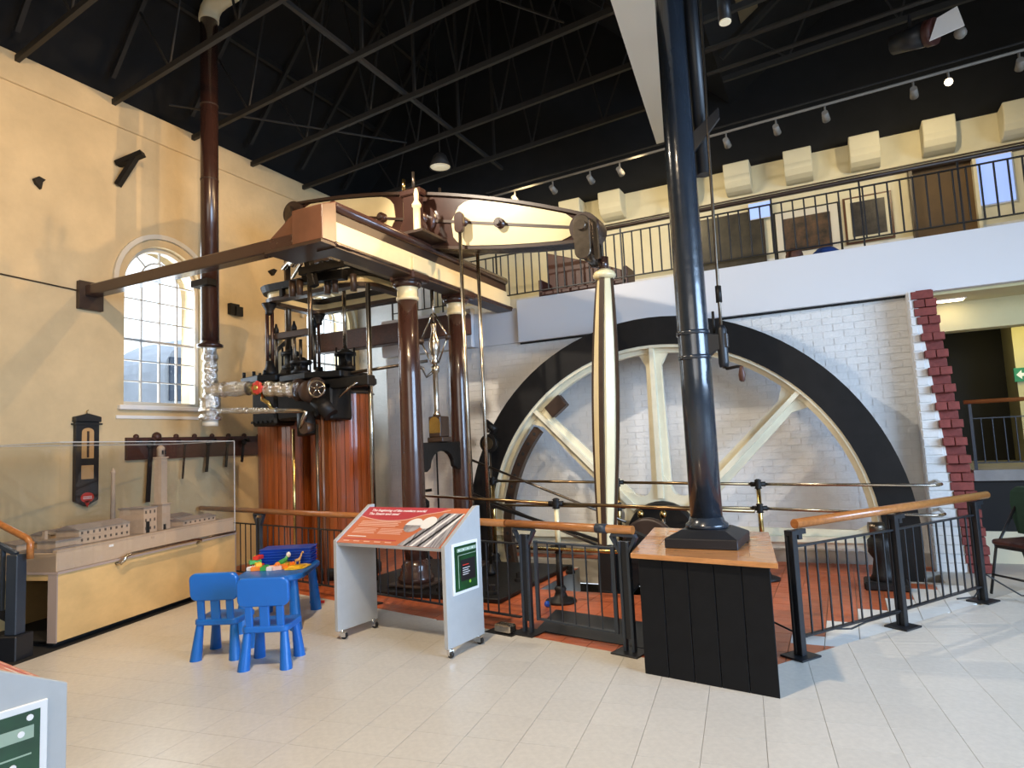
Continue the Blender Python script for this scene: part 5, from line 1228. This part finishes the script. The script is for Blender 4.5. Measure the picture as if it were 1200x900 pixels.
# dark machine foot beside the wheel
t = thing('barring_gear', 'small dark cast barring gear standing at the wheel rim', 'machine', (.27, 7.35, 0))
MB().box(.08, .46, 7.22, 7.52, 0, .08).build('base', 'blackiron', parent=t, bev=.015); MB().lathe([(.13, .08), (.10, .14), (.08, .28), (.12, .34), (.12, .46), (.06, .52)], (.26, 7.37, 0), 16).build('body', 'blackiron', parent=t)
MB().cyl((.16, 7.34, .58), (.30, 7.36, .58), .055, seg=12).build('pinion', 'darksteel', parent=t); MB().cyl((.2, 7.36, .46), (.2, 7.36, .58), .03, seg=8).build('arm', 'blackiron', parent=t)
# dark hatch in the floor behind the gate
MB().prism([(-2.50, 5.72, .0), (-1.42, 5.50, .0), (-1.42, 4.86, .0), (-2.40, 5.06, .0)], (0, 0, .008)).build('floor_hatch', 'blacksteel', label='black steel floor hatch plate just behind the railing gate', cat='hatch')
# floor socket box
t = thing('floor_socket', 'grey metal floor socket on a black mat beside the display stand', 'socket', (-2.66, 5.0, 0))
MB(RZ((-2.62, 4.93, 0), -12)).box(-.17, .12, -.07, .11, 0, .006).build('mat', 'black', parent=t); MB(RZ((-2.62, 4.93, 0), -12)).box(-.085, .085, -.05, .05, .006, .075).build('box', 'steel', parent=t, bev=.012)

# ================================================================== DISPLAY STANDS
SW, SD, ZF, ZR = 1.20, .46, .815, 1.075
def caster(t, T, x, y, ang):
    MB(T).cyl((x, y, .078), (x, y, .055), .02, seg=10).build('caster_plate', 'chrome', parent=t)
    c = MB(T @ Matrix.Translation((x, y, 0)) @ Matrix.Rotation(ang, 4, 'Z')); c.cyl((.018, -.011, .029), (.018, .011, .029), .029, seg=16)
    co = c.build('caster_wheel', 'black', parent=t)
    c = MB(T @ Matrix.Translation((x, y, 0)) @ Matrix.Rotation(ang, 4, 'Z')); c.box(-.012, .032, -.018, -.013, .02, .06); c.box(-.012, .032, .013, .018, .02, .06); c.box(-.014, .034, -.018, .018, .052, .062)
    c.build('caster_fork', 'chrome', parent=t)
def display_stand(o, rz, lab, side, ZR=ZR):
    T = RZ((o[0], o[1], 0), rz)
    t = thing('display_stand', lab, 'display stand', (o[0], o[1], 0), 0)
    for x_ in (0, SW - .036):
        MB(T).prism([(x_, 0, .07), (x_, SD, .07), (x_, SD, ZR), (x_, SD - .05, ZR), (x_, 0, ZF)], (.036, 0, 0)).build('side_panel', 'grey', parent=t, bev=.002)
    MB(T).box(.036, SW - .036, SD - .03, SD - .01, .70, .98).build('back_apron', 'grey', parent=t)
    L = math.hypot(SD - .05, ZR - ZF); sl = Matrix.Translation((0, 0, ZF - .032)) @ Matrix.Rotation(math.atan2(ZR - ZF, SD - .05), 4, 'X')
    TS_ = T @ sl
    MB(TS_).box(.036, SW - .036, .012, L, -.018, .012).build('top_board', 'greyend', parent=t)
    w0, w1 = .038, SW - .038
    g_ = MB(TS_).box(w0, w1, .014, L - .004, .012, .016).build('graphic', 'panel_orange', parent=t)
    U = lambda a: w0 + (w1 - w0) * a
    V = lambda b: .014 + (L - .018) * b
    hd = [(U(0), V(1), .016), (U(0), V(.74), .016)] + [(U(a), V(.74 - .115 * math.sin(PI * min(1, a / .62)) + (max(0, a - .5) * .62)), .016) for a in [k / 20 for k in range(1, 16)]] + [(U(.80), V(1), .016)]
    MB(TS_).prism(hd, (0, 0, .0006)).build('header_band', 'panel_red', parent=g_)
    cur = [(U(a), V(.74 - .115 * math.sin(PI * min(1, a / .62)) + (max(0, a - .5) * .62)), .0168) for a in [k / 24 for k in range(0, 21)]]
    MB(TS_).prism(cur + [(x_, y_ - .008, z_) for x_, y_, z_ in reversed(cur)], (0, 0, .0006)).build('curved_line', 'print_pink', parent=g_)
    MB(TS_).prism([(U(.60), V(.0), .0165), (U(.98), V(.0), .0165), (U(.98), V(.86), .0165), (U(.80), V(.86), .0165), (U(.76), V(.62), .0165)], (0, 0, .0006)).build('engine_photograph', 'photo', parent=g_)
    for k, (a0, a1) in enumerate(((.66, .84), (.72, .89), (.78, .95), (.84, .965))):
        MB(TS_).prism([(U(a0), V(0), .0172), (U(a0 + .022), V(0), .0172), (U(a1 + .022), V(.85), .0172), (U(a1), V(.85), .0172)], (0, 0, .0004)).build('photo_stripe', 'print_white' if k % 2 else 'black', parent=g_)
    for (ca, cb, r_, m_) in ((.60, .52, .085, 'photo2'), (.72, .60, .075, 'print_white')):
        MB(TS_).cyl((U(ca), V(cb), .0170), (U(ca), V(cb), .0176), r_, seg=28).build('round_photograph', m_, parent=g_)
    arc = [(U(.60) + .085 * math.cos(PI * k / 12), V(.52) + .085 * math.sin(PI * k / 12), .0177) for k in range(13)]
    MB(TS_).prism(arc, (0, 0, .0005)).build('photo_sky', 'print_white', parent=g_)
    text_part('title_lettering', 'The beginning of the modern world', .043, TS_ @ Matrix.Translation((U(.06), V(.875), .017)), 'print_white', g_, bold=.0006)
    text_part('title_lettering', 'The Steam and steel', .043, TS_ @ Matrix.Translation((U(.06), V(.775), .017)), 'print_white', g_, bold=.0006)
    for i in range(4): MB(TS_).box(U(.06), U(.46 - .02 * (i % 2)), V(.585 - .04 * i), V(.600 - .04 * i), .016, .0165).build('text_line', 'print_pink', parent=g_)
    for cidx in (0, 1):
        for i in range(5): MB(TS_).box(U(.06 + cidx * .26), U(.29 + cidx * .26 - .012 * (i % 2)), V(.40 - .032 * i), V(.411 - .032 * i), .016, .0165).build('text_line', 'print_pink', parent=g_)
    MB(TS_).box(U(.05), U(.24), V(.175), V(.195), .016, .0165).build('text_line', 'print_white', parent=g_)
    MB(TS_).box(U(.03), U(.56), V(.10), V(.125), .016, .0165).build('timeline', 'panel_red', parent=g_)
    for i in range(5): MB(TS_).box(U(.05 + i * .105), U(.11 + i * .105), V(.05), V(.07), .016, .0165).build('text_line', 'print_pink', parent=g_)
    for x_, y_, an in ((.03, .05, .5), (SW - .03, .05, -.4), (.03, SD - .05, .2), (SW - .03, SD - .05, .1)): caster(t, T, x_, y_, an)
    # green notice on one side
    s_ = 1 if side > 0 else -1; xo = SW if side > 0 else 0
    fr = lambda d: xo + s_ * d
    bx_ = lambda a, b: (min(fr(a), fr(b)), max(fr(a), fr(b)))
    y0, y1, z0, z1 = .075, .40, .44, .82
    if side < 0: y0, y1, z0, z1 = .06, .40, .38, .785
    a, b = bx_(0, .010); MB(T).box(a, b, y0, y1, z0, z1).build('notice_frame', 'white', parent=t, bev=.002)
    a, b = bx_(.010, .0115); nt_ = MB(T).box(a, b, y0 + .022, y1 - .022, z0 + .022, z1 - .022).build('notice', 'green', parent=t)
    a, b = bx_(.0115, .0125); lw = y1 - y0 - .044; yy = lambda f: (y0 + .022 + lw * f)
    if side > 0:
        MB(T).box(a, b, yy(.25), yy(.92), z0 + .09, z0 + .25).build('dark_shape', 'black', parent=nt_)
        MB(T).box(a, b, yy(.15), yy(.98), z0 + .285, z0 + .289).build('rule', 'lgreen', parent=nt_); MB(T).box(a, b, yy(.15), yy(.17), z0 + .04, z0 + .289).build('rule', 'lgreen', parent=nt_)
        MB(T).box(a, b, yy(.12), yy(.98), z0 + .312, z0 + .338).build('hinge_strip', 'lgreen', parent=nt_)
        a, b = bx_(.0125, .0130)
        MB(T).box(a, b, yy(.34), yy(.62), z0 + .205, z0 + .211).build('text_line', 'toyred', parent=nt_)
        for i in range(4): MB(T).box(a, b, yy(.34), yy(.66 - .06 * (i % 2)), z0 + .183 - i * .016, z0 + .187 - i * .016).build('text_line', 'print_white', parent=nt_)
        for i in range(4): MB(T).cyl((fr(.0125), yy(.2 + .2 * i), z0 + .325), (fr(.014), yy(.2 + .2 * i), z0 + .325), .006, seg=8).build('screw_mark', 'print_white', parent=nt_)
        MB(T).cyl((fr(.0118), yy(.66), z0 + .075), (fr(.0125), yy(.66), z0 + .075), .012, seg=10).build('spot_mark', 'toylime', parent=nt_)
    else:
        zt = z1 - .022
        MB(T).box(a, b, yy(.06), yy(1), zt - .085, zt - .045).build('hinge_strip', 'lgreen', parent=nt_)
        MB(T).box(a, b, yy(.08), yy(1), zt - .135, zt - .130).build('rule', 'lgreen', parent=nt_)
        MB(T).prism([(fr(.0115), yy(.10), zt - .21), (fr(.0115), yy(.25), zt - .28), (fr(.0115), yy(.60), zt - .28), (fr(.0115), yy(.75), zt - .21), (fr(.0115), yy(.80), zt - .38), (fr(.0115), yy(.12), zt - .36)], (s_ * .001, 0, 0)).build('dark_shape', 'black', parent=nt_)
        for f, dz in ((.18, .065), (.42, .065), (.70, .065), (.10, .02), (.25, .16), (.55, .16)):
            MB(T).cyl((fr(.0125), yy(f), zt - dz), (fr(.0145), yy(f), zt - dz), .010, seg=10).build('screw_mark', 'print_white', parent=nt_)
        for i in range(3): MB(T).box(bx_(.0125, .013)[0], bx_(.0125, .013)[1], yy(.30), yy(.52), zt - .33 - i * .016, zt - .326 - i * .016).build('text_line', 'toyorange', parent=nt_)
    return t
display_stand((-3.895, 4.312), -6.2, 'grey wheeled display stand with sloping orange panel in front of the railing', 1)
display_stand((-2.42, 1.365), 172, 'grey display stand with large green notice, opposite the model case', -1, 1.02)

# ================================================================== MODEL CASE
CM = RZ((-6.10, 3.35, 0), 104.3); CLn, CD = 2.42, .92
t = thing('model_case', 'long plywood display case with clear cover and steel grab rail', 'display case', (-6.8, 4.4, 0))
MB(CM).box(.0, CLn, 0, .02, .055, .62).build('front_panel', 'ply', parent=t)
MB(CM).box(-.012, .0, -.002, .09, .05, .63).build('end_stile', 'plyedge', parent=t); MB(CM).box(CLn, CLn + .02, 0, CD, .05, .63).build('end_panel', 'plyedge', parent=t)
MB(CM).box(-.006, 0.0, .09, CD, .57, .625).build('end_rail', 'ply', parent=t); MB(CM).box(0, CLn, CD - .02, CD, .05, .62).build('back_panel', 'ply', parent=t)
MB(CM).box(.06, CLn - .02, .10, CD - .05, 0, .05).build('plinth', 'dark', parent=t); MB(CM).box(0.02, CLn, .02, CD - .02, .05, .062).build('bottom_board', 'dark', parent=t)
MB(CM).box(-.015, CLn + .02, -.012, CD + .01, .622, .642).build('grey_lip', 'plyedge', parent=t)
MB(CM).box(.0, CLn, .015, CD, .642, .80).build('tray', 'traypaint', parent=t, bev=.004)
MB(CM).box(.0, CLn, .015, .06, .80, .822).build('tray_rim', 'model', parent=t)
gz0, gz1 = .645, 1.755
cov = MB(CM).box(0.0, CLn, -.004, .002, gz0, gz1).build('cover_pane', 'glass', parent=t)
MB(CM).box(CLn, CLn + .006, 0, CD, gz0, gz1).build('cover_pane', 'glass', parent=t); MB(CM).box(-.006, 0, 0, CD, gz0, gz1).build('cover_pane', 'glass', parent=t)
MB(CM).box(0, CLn, CD, CD + .006, gz0, gz1).build('cover_pane', 'glass', parent=t); MB(CM).box(0, CLn, 0, CD, gz1, gz1 + .006).build('cover_pane', 'glass', parent=t)
for (a, b) in (((0, 0, gz1), (CLn, 0, gz1)), ((CLn, 0, gz0), (CLn, 0, gz1)), ((CLn, 0, gz1), (CLn, CD, gz1)), ((0, 0, gz1), (0, CD, gz1)), ((0, CD, gz1), (CLn, CD, gz1))):
    MB(CM).bar(a, b, .008, .008).build('cover_edge', 'greyend', parent=t)
MB(CM).tube([(.62, .0, .60), (.62, -.05, .60), (.63, -.075, .62), (.66, -.08, .66), (.72, -.08, .675), (1.62, -.08, .675), (1.70, -.08, .665), (1.73, -.06, .64), (1.74, -.0, .62)], .016, 10).build('grab_rail', 'steel', parent=t)
MB(CM).tube([(1.66, -.08, .675), (2.30, -.04, .66), (2.42, 0, .65)], .013, 8).build('grab_rail', 'darksteel', parent=t)
MB(RZ((-6.10, 3.35, 0), 104.3)).box(-.9, CLn - .05, -.03, CD + .3, .0, .004).build('floor_mat', 'dark', label='dark floor mat beneath the plywood model case', cat='mat')
mo = thing('mill_model', 'pale card architectural model of a mill with tall tower in clear case', 'model', (-6.6, 4.4, .80))
MB(CM).box(.02, CLn - .02, .07, CD - .02, .80, .815).build('ground_board', 'modelroof', parent=mo)
def mbuild(x0, x1, y0, y1, h, roof=.0, name='block', win=None, flat=True):
    b = MB(CM).box(x0, x1, y0, y1, .815, .815 + h).build(name, 'model', parent=mo)
    if roof: MB(CM).prism([(x0 - .012, y0 - .012, .815 + h), (x0 - .012, y1 + .012, .815 + h), (x0 - .012, (y0 + y1) / 2, .815 + h + roof)], (x1 - x0 + .024, 0, 0)).build('roof', 'modelroof', parent=b)
    else: MB(CM).box(x0 - .01, x1 + .01, y0 - .01, y1 + .01, .815 + h, .815 + h + .012).build('roof', 'modelroof', parent=b)
    if win:
        n_, rows = win
        for i in range(n_):
            for j in range(rows):
                xa = x0 + (x1 - x0) * (i + .32) / n_; xb = x0 + (x1 - x0) * (i + .62) / n_; za = .815 + h * (j + .35) / rows; zb = .815 + h * (j + .72) / rows
                MB(CM).box(xa, xb, y0 - .003, y0 + .002, za, zb).build('window', 'modelwin', parent=b)
    return b
mbuild(.40, 1.00, .20, .46, .13, .045, 'long_wing', (9, 2)); b = mbuild(1.12, 1.30, .14, .44, .25, 0, 'gate_block', (3, 3))
MB(CM).box(1.15, 1.19, .130, .142, .815, .93).build('doorway', 'dark', parent=b)
mbuild(.14, .39, .18, .38, .06, .0, 'low_wing'); mbuild(.05, .34, .5, .8, .05, .03, 'shed'); mbuild(1.70, 2.25, .14, .36, .055, .03, 'shed', (7, 1)); mbuild(1.8, 2.3, .50, .8, .07, .03, 'shed'); mbuild(.5, 1.7, .62, .86, .08, .04, 'rear_wing')
b = MB(CM).box(1.40, 1.52, .16, .30, .815, 1.08).build('tower_base', 'model', parent=mo); MB(CM).box(1.39, 1.53, .15, .31, 1.08, 1.092).build('string_course', 'model', parent=b)
MB(CM).box(1.42, 1.45, .152, .161, .815, .87).build('doorway', 'dark', parent=b)
b = MB(CM).box(1.415, 1.505, .185, .275, 1.092, 1.58).build('tower_shaft', 'model', parent=mo); MB(CM).box(1.405, 1.515, .175, .285, 1.58, 1.595).build('cornice', 'model', parent=b)
b = MB(CM).lathe([(.040, 1.595), (.040, 1.68), (.043, 1.685), (.034, 1.705), (.016, 1.72), (.001, 1.725)], (1.46, .23, 0), 12).build('lantern', 'model', parent=mo)
for k in range(2): MB(CM).box(1.435 + k * .035, 1.455 + k * .035, .188, .196, 1.62, 1.665).build('opening', 'dark', parent=b)
b = MB(CM).lathe([(.028, .815), (.019, 1.44), (.027, 1.45), (.027, 1.47), (.012, 1.48), (.012, 1.50)], (1.10, .50, 0), 12).build('slim_chimney', 'model', parent=mo)
for k, (x_, y_) in enumerate(((.25, .42), (.60, .60), (1.0, .58))): MB(CM).box(x_, x_ + .03, y_, y_ + .03, .815, .96).build('chimney_stack', 'model', parent=mo)
MB(CM).box(.03, .32, .08, .16, .815, .83).build('green_plot', 'modelroof', parent=mo)
MB(CM).box(.55, .60, .011, .016, .765, .785).build('tray_label', 'print_white', parent=t); MB(CM).box(1.08, 1.12, .011, .016, .765, .785).build('tray_label', 'model', parent=t)

# stair rail left of the case
st = thing('stair_railing', 'dark stair railing with bent orange wooden handrail beside the model case', 'railing', (-6.5, 3.0, 0))
n0 = Vector((-6.16, 3.06, 0)); n1 = Vector((-7.3, 2.62, 0)); nd = (n1 - n0).normalized()
T = RZ(n0, math.degrees(math.atan2(nd.y, nd.x)))
MB(T).box(-.05, .05, -.05, .05, .20, .84).build('newel', 'bluegrey', parent=st, bev=.006); MB(T).box(-.09, .09, -.09, .09, 0, .20).build('newel_base', 'blacksteel', parent=st, bev=.008)
MB().tube([n0 + nd * -.12 + Vector((0, 0, .80)), n0 + nd * -.12 + Vector((0, 0, .93)), n0 + nd * -.09 + Vector((0, 0, .965)), n1 + Vector((0, 0, 1.62))], .027, 12).build('handrail', 'wood', parent=st)
MB().bar(n0 + Vector((0, 0, .84)), n1 + Vector((0, 0, 1.46)), .04, .03).build('top_bar', 'bluegrey', parent=st); MB().bar(n0 + Vector((0, 0, .30)), n1 + Vector((0, 0, .92)), .04, .06).build('string', 'blacksteel', parent=st)
for k in range(1, 10):
    p = n0.lerp(n1, k / 10); z = .62 * k / 10; MB().box(p.x - .014, p.x + .014, p.y - .014, p.y + .014, .30 + z, .84 + z).build('baluster', 'bluegrey', parent=st)
for k in range(4):
    p0 = n0 + nd * (.12 + .27 * k); MB(RZ(p0, math.degrees(math.atan2(nd.y, nd.x)))).box(0, .30, .06, .75, 0, .16 * (k + 1)).build('step', 'blacksteel', parent=st, bev=.006)

# ================================================================== CHILDREN'S TABLE
def kid_chair(loc, rz, lab):
    t = thing('childs_chair', lab, 'chair', loc, rz, 'blue plastic chairs at the play table')
    for sx in (-1, 1):
        for sy in (-1, 1):
            MB().loft([(sx * .135 + .045 * math.cos(a) + sx * .02, sy * .125 + .045 * math.sin(a) + sy * .03, 0) for a in [2 * PI * k / 16 for k in range(16)]],
                      [(sx * .135 + .028 * math.cos(a), sy * .125 + .028 * math.sin(a), .27) for a in [2 * PI * k / 16 for k in range(16)]]).build('leg', 'blue', parent=t, local=True)
    pts = rrect(-.185, .185, -.165, .165, .05); MB().prism([(a * (1 - .06 * (b < 0)), b, .262) for a, b in pts], (0, 0, .045)).build('seat', 'blue', parent=t, bev=.008, local=True)
    BT = Matrix.Translation((0, -.145, .30)) @ Matrix.Rotation(math.radians(-8), 4, 'X').inverted()
    BT = Matrix.Translation((0, -.140, .30)) @ Matrix.Rotation(math.radians(6), 4, 'X')
    for x_ in (-.115, 0, .115):
        wd = .028 if x_ else .036
        MB(BT).box(x_ - wd, x_ + wd, -.014, .014, -.01, .17).build('back_slat', 'blue', parent=t, bev=.006, local=True)
    pts = rrect(-.19, .19, .155, .365, .05, 6); MB(BT).prism([(a * (1 + .04 * (b - .26)), -.022, b) for a, b in pts], (0, .044, 0)).build('backrest', 'blue', parent=t, bev=.008, local=True)
    return t
ch1 = kid_chair((-3.965, 3.705, 0), math.radians(27), 'blue plastic child\'s chair pulled up to the corner of play table')
copy_thing(ch1, (-4.525, 3.745, 0), math.radians(24), 'blue plastic child\'s chair between the other chair and plywood case')
TB = RZ((-4.87, 4.66, 0), 30)                            # local y is the long axis
t = thing('play_table', 'low blue plastic children\'s table with thick conical legs', 'table', (-4.80, 4.66, 0))
pts = rrect(-.30, .30, -.44, .44, .16, 8); MB(TB).prism([(a, b, .435) for a, b in pts], (0, 0, .05)).build('table_top', 'blue', parent=t, bev=.010)
for sx in (-1, 1):
    for sy in (-1, 1):
        c0 = Vector((sx * .21, sy * .33, 0)); MB(TB).loft([(c0.x + sx * .03 + .055 * math.cos(a), c0.y + sy * .04 + .055 * math.sin(a), 0) for a in [2 * PI * k / 16 for k in range(16)]], [(c0.x + .036 * math.cos(a), c0.y + .036 * math.sin(a), .44) for a in [2 * PI * k / 16 for k in range(16)]]).build('leg', 'blue', parent=t)
zt = .486
for k in range(6):                                       # stack of blue trays
    mbt = MB(TB); x0, x1, y0, y1 = -.24 + .004 * (k % 2), .25 + .004 * (k % 2), .14, .40; za = zt + k * .026
    mbt.loft([(x0 + .01, y0 + .01, za), (x1 - .01, y0 + .01, za), (x1 - .01, y1 - .01, za), (x0 + .01, y1 - .01, za)], [(x0, y0, za + .022), (x1, y0, za + .022), (x1, y1, za + .022), (x0, y1, za + .022)])
    tr = mbt.build('play_tray', 'bluetray', label='royal blue plastic tray in the stack on play table, %s' % ('topmost' if k == 5 else 'lowest' if k == 0 else ['', 'second', 'third', 'fourth', 'fifth'][k] + ' from the bottom'), cat='tray', group='stacked blue trays')
    MB(TB).box(x0 - .004, x1 + .004, y0 - .004, y1 + .004, za + .020, za + .0255).build('rim', 'bluetray', parent=tr)
TP = lambda x, y: TB @ Vector((x, y, zt))
def toybrick(x, y, rz, m_, lab, nx=2, ny=4, z=0.0, s=.016):
    p = TP(x, y); p.z += z
    t = thing('toy_brick', lab, 'toy brick', p, math.radians(rz), 'toy bricks on the play table'); t['group'] = 'toy bricks on the play table'
    MB().box(-nx * s / 2, nx * s / 2, -ny * s / 2, ny * s / 2, 0, s * 1.2).build('body', m_, parent=t, bev=.001, local=True)
    for i in range(nx):
        for j in range(ny): MB().cyl(((i - (nx - 1) / 2) * s, (j - (ny - 1) / 2) * s, s * 1.2), ((i - (nx - 1) / 2) * s, (j - (ny - 1) / 2) * s, s * 1.2 + .004), s * .32, seg=8).build('stud', m_, parent=t, local=True)
TOY = [(-.22, .05, 20, 'toyred', 'red toy brick on top of the heap beside trays', 2, 4, .06), (-.24, .02, -30, 'toygreen', 'green toy brick in the heap left of blue trays', 2, 4, .035), (-.20, -.02, 60, 'toyyellow', 'yellow toy brick in the heap left of blue trays', 2, 3, .02),
       (-.25, -.05, 10, 'white', 'white toy brick in the heap left of blue trays', 2, 3, .0), (-.19, -.08, -50, 'toyorange', 'orange toy brick at the foot of the heap', 2, 4, .0), (-.23, .08, 0, 'toyred', 'red toy brick low in the heap beside trays', 2, 4, .0),
       (-.25, .10, 45, 'toyyellow', 'yellow toy brick high in the heap beside trays', 2, 2, .055), (-.12, -.07, 25, 'toygreen', 'dark green toy brick lying near the chair backs', 2, 4, 0), (-.14, -.02, -15, 'toygreen', 'green toy brick beside the orange toy car', 2, 3, 0),
       (.05, .02, 30, 'toyyellow', 'yellow toy brick in front of the dinosaur', 2, 3, 0), (.07, .07, -20, 'toyorange', 'orange toy brick between green dinosaur and giraffe', 2, 4, 0), (.04, -.05, 70, 'toyorange', 'orange toy brick lying flat near the yellow plate', 2, 4, 0),
       (.02, .09, 10, 'toylime', 'lime toy brick under the green dinosaur', 2, 4, 0), (.0, -.10, -40, 'print_pink', 'pink toy brick near the table edge', 2, 3, 0), (-.06, -.11, 15, 'white', 'white toy brick lying near the table edge', 2, 2, 0), (-.03, .05, 80, 'toyyellow', 'yellow toy brick behind the orange toy car', 2, 2, 0)]
for a in TOY: toybrick(a[0], a[1], a[2], a[3], a[4], a[5], a[6], a[7] * 1.4, .027)
p = TP(-.07, -.02)
t = thing('toy_car', 'orange plastic toy car with rounded nose on the play table', 'toy car', p)
T = RZ(p, 55); MB(T).box(-.07, .05, -.02, .02, .008, .03).build('body', 'toyorange', parent=t, bev=.006); MB(T).sph((.05, 0, .03), .026, 12).build('nose', 'toyorange', parent=t)
for x_ in (-.045, .03): MB(T).cyl((x_, -.024, .011), (x_, .024, .011), .011, seg=10).build('axle_wheels', 'toygreen', parent=t)
p = TP(.01, .05)
t = thing('toy_dinosaur', 'green toy dinosaur with white head on the play table', 'toy', p)
T = RZ(p, 30); MB(T).tube([(-.09, 0, .012), (-.05, 0, .03), (0, 0, .048), (.03, 0, .07), (.045, 0, .10)], [.008, .018, .027, .018, .014], 10).build('body', 'toygreen', parent=t); MB(T).sph((.055, 0, .112), .022, 12, 1.2).build('head', 'white', parent=t)
for x_ in (-.02, .02):
    for y_ in (-.016, .016): MB(T).cyl((x_, y_, 0), (x_, y_, .035), .009, seg=8).build('leg', 'toygreen', parent=t)
p = TP(.15, .07)
t = thing('toy_giraffe', 'small tan toy giraffe standing on the play table', 'toy', p)
T = RZ(p, 60); MB(T).tube([(-.03, 0, .05), (.01, 0, .055), (.025, 0, .08), (.035, 0, .115)], [.012, .016, .010, .007], 10).build('body', 'toytan', parent=t); MB(T).sph((.045, 0, .12), .012, 10).build('head', 'toytan', parent=t)
for x_ in (-.025, .012):
    for y_ in (-.008, .008): MB(T).cyl((x_, y_, 0), (x_, y_, .048), .005, seg=6).build('leg', 'toytan', parent=t)
p = TP(.17, -.03)
pts = [(a * (1 + .12 * math.sin(5 * k)), b * (1 + .1 * math.cos(4 * k))) for k, (a, b) in enumerate([(.10 * math.cos(2 * PI * i / 20), .15 * math.sin(2 * PI * i / 20)) for i in range(20)])]
t = thing('toy_base_plate', 'yellow wavy toy base plate at the table edge', 'toy', p)
MB(RZ(p, 10)).prism([(a, b, 0) for a, b in pts], (0, 0, .010)).build('plate', 'toyyellow', parent=t, bev=.002)
for k in range(6): MB(RZ(p, 10)).tube([(-.05 + .02 * k, -.08, .01), (-.045 + .02 * k, -.02, .018), (-.05 + .02 * k, .05, .012)], .006, 6).build('ridge', 'toyyellow', parent=t)
q = (-4.62, 5.03)
for (x_, y_, m_, lab) in ((-4.98, 5.32, 'toyred', 'red toy brick lying on the floor beside the stand'), (-5.08, 5.30, 'bluetray', 'dark blue toy brick lying on the floor beside the table leg')):
    t = thing('toy_brick', lab, 'toy brick', (x_, y_, 0), .5)
    MB().box(-.03, .03, -.018, .018, 0, .022).build('body', m_, parent=t, bev=.001, local=True)
    for i in range(3): MB().cyl((-.019 + i * .019, 0, .022), (-.019 + i * .019, 0, .027), .006, seg=8).build('stud', m_, parent=t, local=True)
MB().sph((-2.62, 5.80, .03), .03, 12).build('toy_ball', 'bluetray', label='small blue ball on the red tiles behind the gate', cat='ball')

# ================================================================== FOLDING CHAIR AT THE RIGHT
t = thing('folding_chair', 'black tubular folding chair with maroon padded seat by brick wall end', 'chair', (1.45, 7.35, 0), 0)
FC = RZ((1.42, 7.35, 0), 35)
MB(FC).prism([(a, b, .44) for a, b in rrect(-.22, .22, -.20, .20, .06)], (0, 0, .045)).build('seat', 'maroon', parent=t, bev=.012); MB(FC).prism([(a, b, .415) for a, b in rrect(-.21, .21, -.19, .19, .06)], (0, 0, .025)).build('seat_pan', 'black', parent=t)
for y_ in (-.19, .19):
    MB(FC).tube([(-.26, y_, .0), (-.16, y_, .40), (.16, y_, .86)], .012, 8).build('leg', 'black', parent=t); MB(FC).tube([(.22, y_, .0), (.10, y_, .42)], .012, 8).build('leg', 'black', parent=t)
MB(FC).cyl((-.22, -.19, .17), (-.22, .19, .17), .010, seg=8).build('stretcher', 'black', parent=t); MB(FC).cyl((.19, -.19, .10), (.19, .19, .10), .010, seg=8).build('stretcher', 'black', parent=t)
MB(FC).box(.13, .16, -.19, .19, .70, .86).build('backrest', 'maroon', parent=t, bev=.01)
t = thing('jacket', 'dark green jacket draped over the folding chair back', 'jacket', (1.55, 7.4, .6))
mb = MB(FC); rings = []
for k, (z_, hw, d0, d1) in enumerate(((.52, .20, .09, .24), (.66, .235, .085, .25), (.80, .25, .09, .25), (.90, .245, .10, .23), (.945, .20, .12, .20))):
    rings.append([Vector((d0 - .01 * (k % 2), -hw, z_)), Vector((d0 - .02, 0, z_)), Vector((d0, hw, z_)), Vector((d1, hw, z_)), Vector((d1 + .02, 0, z_)), Vector((d1, -hw, z_))])
mb.ringstrip(rings, closed=False); n_ = len(mb.v); mb.f.append(list(range(n_ - 6, n_))); mb.sm.append(False); mb.build('body', 'darkgreen', parent=t, bev=.01)
